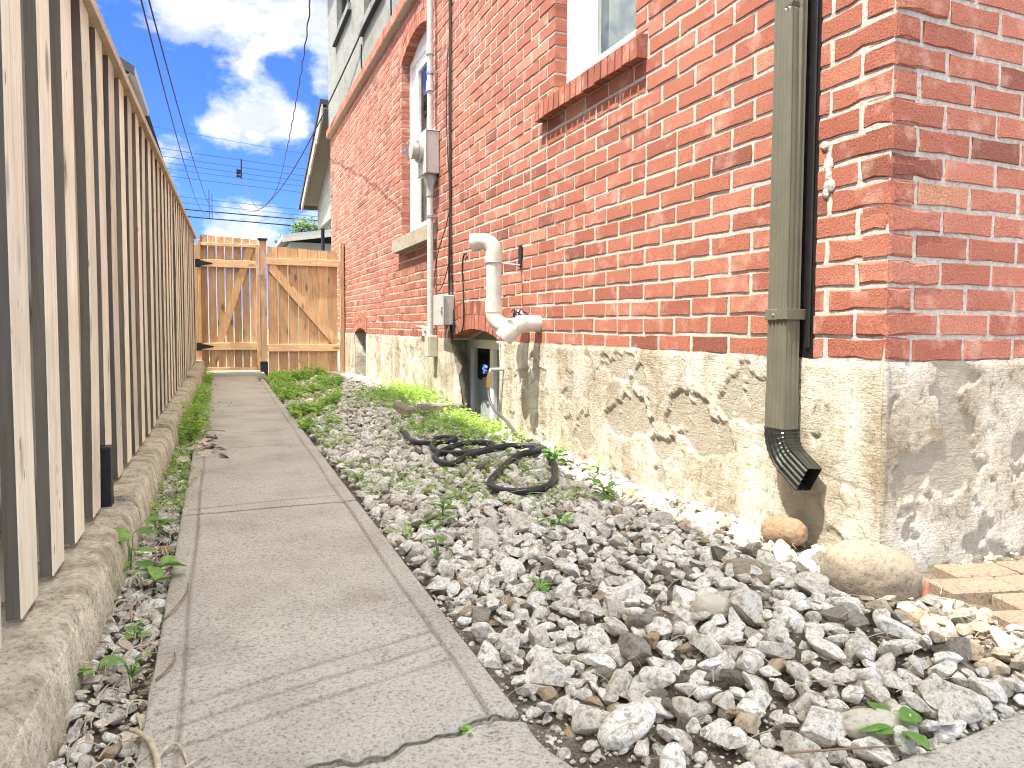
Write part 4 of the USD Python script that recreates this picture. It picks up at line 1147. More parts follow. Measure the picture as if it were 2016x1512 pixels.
for k in range(7):
    a = k * 0.9
    p = np.array((1.60 + 0.02 * math.cos(a), 3.76 + 0.02 * math.sin(a), 0.075))
    q = p + np.array((0.05 * math.cos(a * 1.7), 0.07 * math.sin(a * 2.3), -0.02 + 0.015 * (k % 3)))
    m.tube(spline([p - (0, 0, 0.005), (p + q) / 2 + (0, 0, 0.02), q], 8), 0.004, 5)
obj('wire_tie', m, M['iron'], vp)
obj('vent_cap', MB().tube([(1.62, 3.77, 0.06), (1.62, 3.77, 0.10)], [0.022, 0.02], 12), M['conduit'], vp, smooth=40)

# ------------------------------------------------------------------ tap and hose
tp = thing('garden_tap', 'outdoor tap with blue handle on the foundation beside the basement window', 'tap')
ty, tz = 4.27, -0.275
obj('pipe', MB().tube([(W + 0.01, ty, tz), (W - 0.09, ty + 0.03, tz - 0.002)], 0.011, 10).tube([(W - 0.085, ty + 0.03, tz), (W - 0.10, ty + 0.033, tz - 0.03), (W - 0.102, ty + 0.033, tz - 0.06)], 0.012, 10), M['cream'], tp, smooth=40)
m = MB()
for k in range(5):
    a = k * 2 * PI / 5
    m.tube([(W - 0.12, ty + 0.045, tz), (W - 0.125, ty + 0.045 + 0.026 * math.cos(a), tz + 0.03 * math.sin(a))], [0.009, 0.012], 7)
obj('handle', m, M['blue'], tp, smooth=40)
obj('fitting', MB().tube([(W - 0.103, ty + 0.033, tz - 0.045), (W - 0.105, ty + 0.033, tz - 0.12)], [0.016, 0.013], 12), M['brass'], tp, smooth=40)
lead = spline([(W - 0.105, ty + 0.033, tz - 0.115), (W - 0.11, ty + 0.0, -0.46), (W - 0.12, 3.99, -0.56), (W - 0.13, 3.75, -0.625), (1.60, 3.55, -0.628)], 70)
obj('hose', MB().tube(lead, 0.0095, 8), M['hosegrey'], None, smooth=True, label='thin grey hose hanging from the tap down to the stones', cat='hose')
def hz(x, y, d=0.022):
    """A point of the hose, resting on the stones."""
    k_ = 1.0
    for _ in range(12):
        k_ = -(float(zbed(np.float64(x * k_), np.float64(y * k_))) + 0.028 + d) / 0.66
    return (x * k_, y * k_, -0.66 * k_)


coil = [hz(1.06, 4.35), hz(1.04, 4.12), hz(1.14, 3.86), hz(1.28, 3.93, 0.026), hz(1.22, 4.02, 0.026), hz(1.09, 3.76), hz(1.12, 3.50), hz(1.30, 3.52, 0.026), hz(1.42, 3.70, 0.02), hz(1.30, 3.78, 0.026), hz(1.12, 3.62, 0.026), hz(0.99, 3.30), hz(1.03, 3.22), hz(1.14, 3.36, 0.02), hz(1.30, 3.50, 0.026), hz(1.47, 3.60), hz(1.60, 3.56), hz(1.615, 3.42, 0.026), hz(1.50, 3.38, 0.026), hz(1.34, 3.22), hz(1.18, 2.98), hz(1.04, 2.72), hz(1.06, 2.61), hz(1.20, 2.585), hz(1.34, 2.74), hz(1.48, 3.02), hz(1.57, 3.30, 0.02), hz(1.60, 3.50, 0.026)]
obj('hose', MB().tube(spline(coil, 420), 0.0165, 10), M['black'], None, smooth=True, label='thick black garden hose lying in loops on the white stones', cat='hose')

# ------------------------------------------------------------------ retaining curb and fence
fx = lambda y: -0.41 + 0.0165 * (y - 1.5)
CT = [(-1.0, -0.668), (3.02, -0.662), (3.06, -0.64), (4.75, -0.622), (4.78, -0.60), (8.0, -0.545), (8.03, -0.52), (10.7, -0.47)]
ct = lambda y: float(np.interp(y, [a for a, b in CT], [b for a, b in CT]))
curb = thing('concrete_curb', 'long rough stained concrete kerb wall under the board fence', 'kerb wall')
segs = [(-1.0, 2.99), (2.995, 4.76), (4.765, 8.01), (8.015, 10.55)]
for a, b in segs:
    yy = np.arange(a, b + 0.001, (b - a) / max(4, int((b - a) / 0.012)))
    pr = []
    for y in yy:
        z = ct(min(max(y, a + 0.06), b - 0.06))
        xf = fx(y) + 0.082
        pr.append([(xf + 0.035, -0.95), (xf + 0.03, zw(y) - 0.02), (xf + 0.022, (z + zw(y)) / 2 - 0.03), (xf + 0.013, (z + zw(y)) / 2 + 0.02), (xf + 0.006, z - 0.02), (xf - 0.004, z - 0.006), (xf - 0.02, z), (xf - 0.06, z + 0.003), (xf - 0.12, z + 0.004), (xf - 0.3, z + 0.006), (xf - 0.3, -0.95)])
    pr = np.array(pr)
    V = np.zeros((len(yy), pr.shape[1], 3)); V[..., 0] = pr[..., 0]; V[..., 1] = yy[:, None]; V[..., 2] = pr[..., 1]
    nz = (meshkit.fbm(V * [21, 9, 21], 5, 6) - 0.5)
    nb = (meshkit.fbm(V * [55, 55, 55], 2, 3) - 0.5)
    V[..., 0] += (0.008 * nz + 0.006 * nb) * (pr[..., 0] > -0.6)
    V[..., 2] += 0.007 * nz + 0.005 * nb
    n1, n2 = V.shape[:2]
    i, j = np.meshgrid(np.arange(n1 - 1), np.arange(n2 - 1), indexing='ij'); q = (i * n2 + j).ravel()
    F = np.stack([q, q + 1, q + n2 + 1, q + n2], 1)
    m = MB().add(V.reshape(-1, 3), F[:, ::-1])
    m.add(V[0], np.array([(0, k, k + 1) for k in range(1, n2 - 1)])); m.add(V[-1], np.array([(0, k + 1, k) for k in range(1, n2 - 1)]))
    obj('curb_section', m, M['curb'], curb, smooth=50)

fence = thing('board_fence', 'tall pale board on board wooden fence along the left of the path', 'fence')
frng = np.random.default_rng(21)
ftop = lambda y: 1.06 + 0.012 * (y - 2.7)


def board(y0, y1, x, z0, z1, th=0.024, r=frng, dx=None, n=8):
    """A board with a slightly uneven run and rounded arrises, facing +x."""
    zs = np.linspace(z0, z1, n)
    V = []
    bow = r.normal(0, 0.0035)
    for i, z in enumerate(zs):
        t = i / (n - 1)
        o = bow * math.sin(PI * t); s = r.normal(0, 0.0006, 2)
        xx = x + o
        yy0, yy1 = y0 + s[0], y1 + s[1]
        V.append([(xx - th, yy0, z), (xx - 0.003, yy0, z), (xx, yy0 + 0.003, z), (xx, yy1 - 0.003, z), (xx - 0.003, yy1, z), (xx - th, yy1, z)])
    V = np.array(V).reshape(-1, 3); F = []
    for i in range(n - 1):
        for k in range(6):
            a, b = i * 6 + k, i * 6 + (k + 1) % 6
            F += [(a, b, b + 6), (a, b + 6, a + 6)]
    for k in range(1, 5):
        F.append((0, k + 1, k)); F.append(((n - 1) * 6, (n - 1) * 6 + k, (n - 1) * 6 + k + 1))
    return V, np.array(F)


def edge_shade_tone(t, n=8):
    """Edges painted darker: shade of the gaps put into the tone, plus some weathering."""
    q = []
    for i in range(n - 1):
        for k in range(6):
            e = t if k in (1, 2, 3) else -1.15 + 0.3 * t
            q += [e, e]
    return np.array(q + [t] * 8)


k = 0
y = 1.814 - 0.2855 * 7
while y < 10.25:
    wd = 0.148 + frng.normal(0, 0.006)
    y += frng.normal(0, 0.004)
    zb_ = ct(y + 0.08) + 0.016 + abs(frng.normal(0, 0.004))
    obj('front_board', board(y, y + wd, fx(y + 0.08) + 0.0, zb_, ftop(y) - 0.004, th=0.03), M['fence'], fence, tone=edge_shade_tone(float(np.clip(frng.normal(0.62, 0.2), 0.2, 1))))
    wd2 = 0.148 + frng.normal(0, 0.004)
    yb = y + 0.143
    dr = 0.10 + 0.05 * frng.random() if frng.random() < 0.3 else 0.01
    obj('back_board', board(yb, yb + 0.16, fx(yb + 0.08) - 0.052, ct(yb + 0.08) + 0.012 + dr * 0.5, ftop(yb) - 0.01), M['fence'], fence, tone=float(np.clip(frng.normal(0.40, 0.15), 0, 1)))
    y = 1.814 - 0.2855 * 7 + (k + 1) * 0.2855
    k += 1
for z0, z1 in ((0.0, 0.09), (-0.50, -0.41)):
    m = MB()
    Y0, Y1 = -0.3, 10.35
    V, F = ring_tube([((fx(yy) - 0.0815, yy, 0), (-1, 0, 0), (0, 0, 1)) for yy in (Y0, 5.0, Y1)], [(0, z0), (0.038, z0), (0.038, z1), (0, z1)])
    obj('rail', (V, F), M['railw'], fence, tone=0.3)
V, F = ring_tube([((fx(yy) + 0.024, yy, ftop(yy) - 0.003), (-1, 0, 0), (0, 0, 1)) for yy in (-0.3, 3.0, 6.0, 10.38)], [(0, 0.0), (0, 0.036), (0.12, 0.036), (0.12, 0.0)])
obj('cap_rail', (V, F), M['railw'], fence, tone=0.6)
V, F = ring_tube([((fx(yy) - 0.0815, yy, ftop(yy) - 0.1), (-1, 0, 0), (0, 0, 1)) for yy in (-0.3, 3.0, 6.0, 10.38)], [(0, 0.0), (0, 0.09), (0.038, 0.09), (0.038, 0.0)])
obj('rail', (V, F), M['railw'], fence, tone=0.3)
for yy in (0.6, 2.9, 5.35, 7.8, 10.2):
    obj('post', MB().box(fx(yy) - 0.215, fx(yy) - 0.125, yy - 0.045, yy + 0.045, ct(yy) - 0.02, ftop(yy) - 0.01, 0.004), M['railw'], fence, tone=0.4)
obj('post_bracket', MB().box(fx(2.93) - 0.02, fx(2.93) + 0.022, 2.90, 2.965, ct(2.9) - 0.002, -0.44, 0.003), M['iron'], fence)

# ------------------------------------------------------------------ gate and fixed panel
GY = 10.5
gate = thing('wooden_gate', 'cedar board gate with black strap hinges at the end of the path', 'gate')
grng = np.random.default_rng(33)


def yboard(x0, x1, y, z0, z1, th=0.018, r=grng, axis='z'):
    """A board facing -y."""
    n = 7; V = []
    bow = r.normal(0, 0.003)
    for i in range(n):
        t = i / (n - 1); z = z0 + (z1 - z0) * t
        s = r.normal(0, 0.0012, 2); o = bow * math.sin(PI * t)
        V.append([(x0 + s[0], y + th + o, z), (x0 + s[0], y + o + 0.002, z), (x0 + s[0] + 0.002, y + o, z), (x1 + s[1] - 0.002, y + o, z), (x1 + s[1], y + o + 0.002, z), (x1 + s[1], y + th + o, z)])
    V = np.array(V).reshape(-1, 3); F = []
    for i in range(n - 1):
        for k in range(6):
            a, b = i * 6 + k, i * 6 + (k + 1) % 6
            F += [(a, b, b + 6), (a, b + 6, a + 6)]
    for k in range(1, 5):
        F.append((0, k + 1, k)); F.append(((n - 1) * 6, (n - 1) * 6 + k, (n - 1) * 6 + k + 1))
    return V, np.array(F)


gx0, gx1 = -0.215, 0.535
bw = (gx1 - gx0) / 7
for i in range(7):
    a = gx0 + i * bw
    gap = 0.010 if i != 5 else 0.012
    obj('board', yboard(a + gap / 2, a + bw - gap / 2, GY + 0.04, -0.60, 1.235 - 0.006 * i + grng.normal(0, 0.003)), M['cedar'], gate, tone=float(np.clip(grng.normal(0.35, 0.22), 0, 1)))
for (z0, z1, y) in ((0.80, 0.90, 0.0), (-0.335, -0.235, 0.0), (1.085, 1.125, -0.004), (-0.615, -0.575, -0.004)):
    obj('rail', MB().box(gx0 + 0.02, gx1 - 0.03, GY + y, GY + 0.036, z0, z1, 0.003), M['cedarx'], gate, tone=float(grng.uniform(0.4, 0.8)))
obj('stile', MB().box(gx1 - 0.028, gx1 + 0.012, GY - 0.006, GY + 0.039, -0.62, 1.13, 0.003), M['cedar'], gate, tone=0.6)
obj('stile', MB().box(gx0 - 0.018, gx0 + 0.018, GY - 0.006, GY + 0.039, -0.62, 1.16, 0.003), M['cedar'], gate, tone=0.5)


def diagonal(p, q, w, y0, y1):
    p, q = np.array(p), np.array(q)
    d = (q - p) / np.linalg.norm(q - p); n = np.array([-d[1], d[0]]) * w / 2
    return extrude(Polygon([p - n, q - n, q + n, p + n]), y1 - y0, lambda u, v, w_: (u, y0 + w_, v))


obj('brace', diagonal((-0.09, -0.60), (0.44, 1.10), 0.10, GY + 0.012, GY + 0.0355), M['cedar'], gate, tone=0.55)
for z in (0.845, -0.285):
    hp = Polygon([(-0.265, z - 0.055), (-0.205, z - 0.055), (-0.20, z - 0.035), (-0.06, z - 0.01), (-0.04, z), (-0.06, z + 0.01), (-0.20, z + 0.035), (-0.205, z + 0.055), (-0.265, z + 0.055)])
    obj('hinge', extrude(hp, 0.006, lambda u, v, w_: (u, GY - 0.013 + w_, v)), M['iron'], gate)
obj('latch', MB().tube([(0.57, GY - 0.035, 0.735), (0.57, GY - 0.008, 0.735)], 0.03, 16).tube([(0.54, GY - 0.02, 0.74), (0.57, GY - 0.02, 0.74)], 0.007, 8), M['steel'], gate, smooth=40)
post = thing('gate_post', 'cedar gate post with a dark flat cap between gate and fixed panel', 'post')
obj('shaft', MB().box(0.555, 0.645, GY + 0.0, GY + 0.09, -0.50, 1.19, 0.004), M['cedar'], post, tone=0.45)
obj('cap', MB().box(0.535, 0.665, GY - 0.02, GY + 0.11, 1.2005, 1.222, 0.004).box(0.55, 0.65, GY - 0.005, GY + 0.095, 1.185, 1.2), M['postcap'], post)
obj('foot_bracket', MB().box(0.55, 0.65, GY - 0.005, GY + 0.095, -0.70, -0.502, 0.003), M['iron'], post)
hp_ = obj('hinge_post', MB().box(-0.31, -0.235, GY + 0.0, GY + 0.09, -0.70, 1.10, 0.004), M['cedar'], None, tone=0.4, label='cedar post holding the gate hinges at the far end of the fence', cat='post')
pan = thing('fence_panel', 'fixed cedar board panel with one diagonal brace between gate and brick house', 'fence panel')
px0, px1 = 0.662, 1.625
bw = (px1 - px0) / 7
for i in range(7):
    a = px0 + i * bw
    obj('board', yboard(a + 0.004, a + bw - 0.004, GY + 0.04, -0.70, 1.115 - 0.006 * i + grng.normal(0, 0.003)), M['cedar'], pan, tone=float(np.clip(grng.normal(0.45, 0.25), 0, 1)))
for (z0, z1) in ((0.86, 0.955), (-0.36, -0.265)):
    obj('rail', MB().box(0.648, px1 + 0.03, GY, GY + 0.038, z0, z1, 0.003), M['cedarx'], pan, tone=float(grng.uniform(0.5, 0.9)))
obj('brace', diagonal((0.69, 0.845), (1.615, -0.255), 0.115, GY + 0.008, GY + 0.037), M['cedar'], pan, tone=0.75)
obj('wall_post', MB().box(1.66, 1.715, GY - 0.01, GY + 0.09, -0.70, 1.22, 0.004), M['cedar'], pan, tone=0.15)

# window well kerb
obj('well_kerb', MB().box(1.33, 1.405, 5.30, 5.62, -0.75, -0.575, 0.008).box(1.4055, 1.69, 5.60, 5.68, -0.75, -0.57, 0.008), M['block'], None, label='low pale concrete edging block beside the basement window', cat='edging block') if False else None
wk = thing('well_edging', 'low pale concrete edging blocks among weeds beside the basement window', 'edging')
obj('block', MB().box(1.36, 1.70, 5.04, 5.12, -0.78, -0.575, 0.012), M['block'], wk)
obj('block', MB().box(1.27, 1.345, 5.06, 5.5, -0.78, -0.60, 0.012), M['block'], wk)

# ------------------------------------------------------------------ pavers right of the corner
pv = thing('paver_path', kind='structure')
prng = np.random.default_rng(41)
ca, sa = math.cos(math.radians(-14)), math.sin(math.radians(-14))
for r in range(9):
    for c in range(-1, 9):
        u0 = -0.1 + c * 0.206 + (0.103 if r % 2 else 0); v0 = 0.03 - r * 0.104
        x0, y0 = 1.80 + ca * u0 - sa * v0, 1.40 + sa * u0 + ca * v0
        cxp, cyp = 1.80 + ca * (u0 + 0.1) - sa * (v0 - 0.05), 1.40 + sa * (u0 + 0.1) + ca * (v0 - 0.05)
        if cxp < 1.765 + 0.10 * (1.25 - cyp) or cyp > 1.365 or cyp < 0.88 or cxp > 3.0:
            continue
        vv, ff = cbox(0.003, 0.203, -0.101, -0.003, -0.06, 0.0, 0.005)
        tl = prng.normal(0, 0.012, 2)
        z = -0.688 + 0.02 * (cyp - 1.2) + prng.normal(0, 0.003)
        q = np.array([(x0 + ca * a - sa * b, y0 + sa * a + ca * b, z + h + tl[0] * (a - 0.1) + tl[1] * (b + 0.05)) for a, b, h in vv])
        obj('paver', (q, ff), M['paver'], pv)

# ------------------------------------------------------------------ stones
srng = np.random.default_rng(77)


def rock(sub, r=srng, cuts=11, flat=0.62):
    s = trimesh.creation.icosphere(sub, 1.0)
    v = np.array(s.vertices)
    for _ in range(cuts):
        n = r.normal(size=3); n /= np.linalg.norm(n)
        d = r.uniform(0.45, 0.80)
        dist = v @ n - d
        v = v - np.maximum(dist, 0)[:, None] * n
    v = v * (1 + 0.10 * (meshkit.fbm(v * 2.2 + r.uniform(0, 99), 3) - 0.5)[:, None])
    v = v * [1.0, r.uniform(0.6, 0.9), r.uniform(0.36, flat + 0.04)]
    return v, np.array(s.faces)


near_shapes = [rock(3, cuts=7 + k % 8) for k in range(90)]
far_shapes = [rock(1, cuts=6) for _ in range(30)]


def rotz(a):
    return np.array([[math.cos(a), -math.sin(a), 0], [math.sin(a), math.cos(a), 0], [0, 0, 1]])


def place(shape, x, y, z, s, r=srng):
    v, f = shape
    A = trimesh.transformations.euler_matrix(r.normal(0, 0.35), r.normal(0, 0.35), r.uniform(0, 2 * PI))[:3, :3]
    return v @ A.T * s + [x, y, z], f


def stone_tone(r=srng):
    t = r.uniform(0.28, 1.0)
    q = r.random()
    if q < 0.07:
        t = r.uniform(0.0, 0.14)
    elif q < 0.12:
        t = r.uniform(0.17, 0.23)
    return float(t)


from scipy.spatial import cKDTree
BOULD = [((1.605, 1.352), 0.2), ((1.755, 1.39), 0.07), ((1.64, 1.66), 0.1), ((1.16, 1.42), 0.07)]


def bare(x, y):
    """Where the photograph shows bare soil and small pebbles."""
    a = 0.8 * np.exp(-((x - 0.585) / 0.035) ** 2) + np.exp(-(((x - 0.80) / 0.36) ** 2 + ((y - 0.94) / 0.17) ** 2)) + 1.0 * np.exp(-(((x - 0.62) / 0.12) ** 2 + ((y - 1.10) / 0.17) ** 2)) + 1.0 * np.exp(-(((x - 1.0) / 0.10) ** 2 + ((y - 1.36) / 0.07) ** 2)) + 0.8 * np.exp(-(((x - 1.22) / 0.07) ** 2 + ((y - 1.12) / 0.05) ** 2))
    return a


def scatter(n, sizes, inside, sep):
    pts = []
    cell = {}
    tries = 0
    while len(pts) < n and tries < n * 25:
        tries += 1
        x, y, s = inside()
        if s is None:
            continue
        ok = True
        k = (int(x / 0.12), int(y / 0.12))
        for i in (-1, 0, 1):
            for j in (-1, 0, 1):
                for (a, b, t) in cell.get((k[0] + i, k[1] + j), ()):
                    if (a - x) ** 2 + (b - y) ** 2 < (sep * (s + t)) ** 2:
                        ok = False; break
                if not ok: break
            if not ok: break
        if ok:
            pts.append((x, y, s)); cell.setdefault(k, []).append((x, y, s))
    return pts


def in_bed():
    y = 0.86 + 8.6 * srng.random() ** 1.35
    x = srng.uniform(0.585, 1.70)
    s = float(np.clip(srng.lognormal(math.log(0.036 if y < 1.7 else 0.029), 0.40), 0.012, 0.066))
    if y > 5:
        s *= 0.95
    if srng.random() < bare(x, y) * 0.95:
        return 0, 0, None
    if y < 1.425 and (x > 1.5 + 0.25 * srng.random() or x > 1.66 + 0.10 * (1.25 - y)):
        return 0, 0, None
    for (bx, by), br in BOULD:
        if math.hypot((x - bx), (y - by)) < br * 0.62:
            return 0, 0, None
    return x, y, s


stones = []
pts = scatter(4200, None, in_bed, 0.62)
pts2 = scatter(3000, None, in_bed, 0.64)
for layer, pp in ((0, pts2), (1, pts)):
    for x, y, s in pp:
        z = float(zbed(np.float64(x), np.float64(y))) + (0.004 if layer == 0 else 0.024) + 0.006 * srng.random()
        X = place((near_shapes if y < 2.6 else far_shapes)[srng.integers(90 if y < 2.6 else 30)], x, y, z, s)
        tn_ = stone_tone()
        if x > 1.47 and y < 1.34:      # browner stones beside the pavers
            tn_ = float(srng.uniform(0.06, 0.3))
        stones.append((seen_size(X[0]) if layer else 0.4 * seen_size(X[0]), X, tn_))
# stones of the warm strip between pavers and boulder
for _ in range(70):
    x, y = srng.uniform(1.55, 2.35), srng.uniform(0.98, 1.22)
    if x > 1.72 + 0.22 * (1.25 - y) and y > 1.0:
        continue
    X = place(near_shapes[srng.integers(90)], x, y, -0.715 + 0.02 * srng.random(), srng.uniform(0.018, 0.042))
    stones.append((seen_size(X[0]), X, float(np.clip(srng.normal(0.22, 0.12), 0.08, 0.6))))
stones.sort(key=lambda q: -q[0])
for s, X, t in stones[:300]:
    obj('stone', X, M['stone'], bed, smooth=22, tone=t)
rest = MB()
for s, X, t in stones[300:]:
    rest.add(X[0], X[1], t)
obj('gravel', rest, M['stone'], bed, tone=rest.tone(), kind='stuff')
# pebbles
peb = MB()
pshape = [rock(1, cuts=2, flat=0.7) for _ in range(12)]


def pebble(x, y, z, s):
    X = place(pshape[srng.integers(12)], x, y, z, s)
    peb.add(X[0], X[1], float(srng.uniform(0.2, 0.9)))


for _ in range(6500):
    x, y = srng.uniform(0.57, 1.75), 0.84 + srng.random() ** 1.6 * 2.2
    if srng.random() < 0.35 + bare(x, y):
        pebble(x, y, float(zbed(np.float64(x), np.float64(y))) + 0.004, float(np.clip(srng.lognormal(math.log(0.006), 0.45), 0.0025, 0.016)))
for _ in range(500):
    x = srng.uniform(0.0, 0.56); pebble(x, crack_y(x) - 0.012 + srng.normal(0, 0.006), zw(1.25) - 0.04, float(srng.uniform(0.003, 0.0085)))
for _ in range(420):
    x, y = srng.uniform(1.74, 2.5), srng.uniform(0.95, 1.42)
    if y > 1.375 or x < 1.74:
        pebble(x, y, -0.722 + 0.012 * np.clip((y - 0.9) / 0.5, 0, 1) + 0.008, float(srng.uniform(0.004, 0.011)))
obj('pebbles', peb, M['stone'], bed, tone=peb.tone(), kind='stuff')
# strip along the kerb
stones = []


def in_strip():
    y = 1.25 + 5.0 * srng.random() ** 1.5
    x = srng.uniform(fx(y) + 0.115, -0.155)
    return x, y, float(np.clip(srng.lognormal(math.log(0.023), 0.4), 0.008, 0.05))


for x, y, s in scatter(420, None, in_strip, 0.6):
    X = place((near_shapes if y < 2.6 else far_shapes)[srng.integers(30)], x, y, float(zw(y)) - 0.042 + 0.012 * srng.random(), s)
    stones.append((seen_size(X[0]), X, stone_tone()))
stones.sort(key=lambda q: -q[0])
for s, X, t in stones[:110]:
    obj('stone', X, M['stone'], strip, smooth=22, tone=t)
rest = MB()
for s, X, t in stones[110:]:
    rest.add(X[0], X[1], t)
for _ in range(900):
    y = 1.25 + 3 * srng.random() ** 1.4; x = srng.uniform(fx(y) + 0.11, -0.15)
    X = place(pshape[srng.integers(12)], x, y, float(zw(y)) - 0.045, float(srng.uniform(0.003, 0.011)))
    rest.add(X[0], X[1], float(srng.uniform(0.15, 0.7)))
obj('gravel', rest, M['stone'], strip, tone=rest.tone(), kind='stuff')


def boulder(c, size, rot, material, label, seed, name='cobble'):
    s = trimesh.creation.icosphere(4, 1.0)
    v = np.array(s.vertices)
    v = np.sign(v) * np.abs(v) ** 0.88
    v *= 1 + 0.22 * (meshkit.fbm(v * 1.3 + seed * 7.3, 3) - 0.5)[:, None]
    v = v * size
    A = trimesh.transformations.euler_matrix(*rot)[:3, :3]
    return obj(name, (v @ A.T + c, s.faces), material, None, smooth=True, label=label, cat='stone')


boulder((1.605, 1.352, -0.660), (0.128, 0.078, 0.086), (0.05, 0.16, math.radians(-24)), M['cobble'], 'large smooth tan boulder lying at the foot of the house corner', 1, 'boulder')
boulder((1.755, 1.392, -0.662), (0.052, 0.034, 0.036), (0, 0.1, -0.3), M['cobble'], 'small orange tan cobble behind the large boulder at the corner', 2)
boulder((1.655, 1.715, -0.645), (0.072, 0.05, 0.045), (0, 0, -0.9), M['cobble2'], 'rusty brown cobble under the downspout elbow', 3)
boulder((1.165, 1.44, -0.715), (0.052, 0.033, 0.030), (0, 0.1, -0.5), M['cobble3'], 'pale smooth oval cobble among grey stones', 4)
boulder((1.40, 1.56, -0.70), (0.085, 0.06, 0.035), (0.1, 0.15, -0.6), M['cobble'], 'flat tan stone in the shade left of the large boulder', 5)
boulder((1.115, 0.925, -0.738), (0.062, 0.03, 0.026), (0, 0, -0.35), M['cobble3'], 'long smooth grey cobble by the front path edge', 6)

# ------------------------------------------------------------------ plants
lrng = np.random.default_rng(101)


def leaf_quad(L, wd, curl=0.2, seg=4):
    """A leaf along +x with a fold; returns verts and faces."""
    t = np.linspace(0, 1, seg + 1)
    hw = wd / 2 * np.sin(PI * np.clip(t * 0.94 + 0.06, 0, 1)) ** 0.75
    hw[-1] = 0.001
    z = -curl * L * t ** 2
    V = []
    for i in range(seg + 1):
        V += [(L * t[i], -hw[i], z[i] + 0.25 * hw[i]), (L * t[i], 0, z[i]), (L * t[i], hw[i], z[i] + 0.25 * hw[i])]
    F = []
    for i in range(seg):
        a = i * 3
        F += [(a, a + 3, a + 4), (a, a + 4, a + 1), (a + 1, a + 4, a + 5), (a + 1, a + 5, a + 2)]
    return np.array(V), np.array(F)


LEAVES = {q: leaf_quad(1.0, w_, c_, s_) for q, (w_, c_, s_) in dict(oval=(0.6, 0.2, 5), long=(0.32, 0.3, 5), small=(0.55, 0.15, 2), round=(0.95, 0.12, 6)).items()}


def add_leaf(mb, kind, p, L, yaw, pitch, roll=0.0, tone=0.5):
    v, f = LEAVES[kind]
    A = rotz(yaw) @ trimesh.transformations.euler_matrix(roll, -pitch, 0)[:3, :3]
    mb.add(v * L @ A.T + p, f, tone)


def rosette(name, x, y, z, n, L, kind, label, h=0.03, spread=1.0, cat='weed', up=0.5, mat_='leaf2', stems=True, group=None):
    t = thing(name, label, cat, group)
    lv, stm = MB(), MB()
    for i in range(n):
        a = i * 2.4 + lrng.normal(0, 0.3)
        r = (0.25 + 0.75 * lrng.random()) * spread * L * 0.6
        p = np.array([x + r * math.cos(a) * 0.6, y + r * math.sin(a) * 0.6, z + h * (0.4 + lrng.random())])
        if stems:
            stm.tube(spline([(x, y, z - 0.01), ((x + p[0]) / 2, (y + p[1]) / 2, z + h * 0.8), p], 5), 0.0012 + 0.00003 * L, 5)
        add_leaf(lv, kind, p, L * lrng.uniform(0.6, 1.15), a, up * lrng.uniform(-0.2, 1.2), lrng.normal(0, 0.3), float(np.clip(lrng.normal(0.55, 0.22), 0, 1)))
    obj('leaves', lv, M[mat_], t, smooth=True, tone=lv.tone())
    if stems:
        obj('stems', stm, M[mat_], t, smooth=True, tone=0.3)
    return t


def patch(name, n, region, label, leafL=0.014, height=0.08, kind='small', mat_='leaf', hf=None):
    """Feathery ground cover: sprigs of many small leaves."""
    lv = MB()
    for _ in range(n):
        x, y, z, hh = region()
        if z is None:
            continue
        hh *= lrng.uniform(0.5, 1.2)
        lean = lrng.normal(0, 0.35, 2)
        base_t = float(np.clip(lrng.normal(0.5, 0.2), 0, 1))
        for q in range(7):
            t = (q + 1) / 7
            p = np.array([x + lean[0] * hh * t, y + lean[1] * hh * t, z + hh * t])
            a = q * 2.4 + lrng.random()
            add_leaf(lv, kind, p, leafL * lrng.uniform(0.7, 1.3), a, lrng.uniform(-0.3, 0.7), lrng.normal(0, 0.4), float(np.clip(base_t + 0.25 * t - 0.1 + lrng.normal(0, 0.1), 0, 1)))
    return obj(name, lv, M[mat_], None, smooth=False, tone=lv.tone(), label=label, cat='weeds', kind='stuff')


def strip_region():
    y = lrng.uniform(5.0, 10.2)
    x = lrng.uniform(fx(y) + 0.10, -0.10)
    if meshkit.noise(np.array([x * 9, y * 2.6, 4.0]), 3) < 0.4 and lrng.random() < 0.85:
        return 0, 0, None, 0
    return x, y, float(zw(y)) - 0.04, 0.07 + 0.13 * meshkit.noise(np.array([x * 6, y * 3.0, 1.0]), 15)


def strip2_region():
    y = lrng.uniform(3.2, 5.2)
    x = lrng.uniform(fx(y) + 0.10, -0.12)
    return x, y, (float(zw(y)) - 0.03 if lrng.random() < 0.6 else None), 0.05


def far_region():
    y = lrng.uniform(4.9, 9.9)
    lim = np.interp(y, [4.9, 6.5, 8.5, 9.9], [0.75, 1.0, 1.35, 1.3])
    x = lrng.uniform(0.57, lim)
    if lrng.random() > np.interp(y, [4.9, 5.8, 6.5, 9], [0.3, 0.7, 1, 1]):
        return 0, 0, None, 0
    c_ = meshkit.noise(np.array([x * 4.2, y * 2.6, 1.0]), 12)
    if c_ < 0.46 and lrng.random() < 0.9:
        return 0, 0, None, 0
    return x, y, float(zbed(np.float64(x), np.float64(y))) + 0.02, 0.015 + 0.15 * c_ ** 1.5


def wall_region():
    y = lrng.normal(6.15, 0.42)
    x = np.clip(1.70 - abs(lrng.normal(0, 0.28)), 0.95, 1.72)
    return x, y, float(zbed(np.float64(x), np.float64(y))) + 0.02, 0.10


def window_region():
    y = lrng.normal(4.45, 0.42)
    x = np.clip(1.66 - abs(lrng.normal(0, 0.26)), 0.9, 1.88)
    if x > 1.72 and not (4.36 < y < 5.0):
        return 0, 0, None, 0
    return x, y, float(zbed(np.float64(min(x, 1.7)), np.float64(y))) + 0.012, 0.065


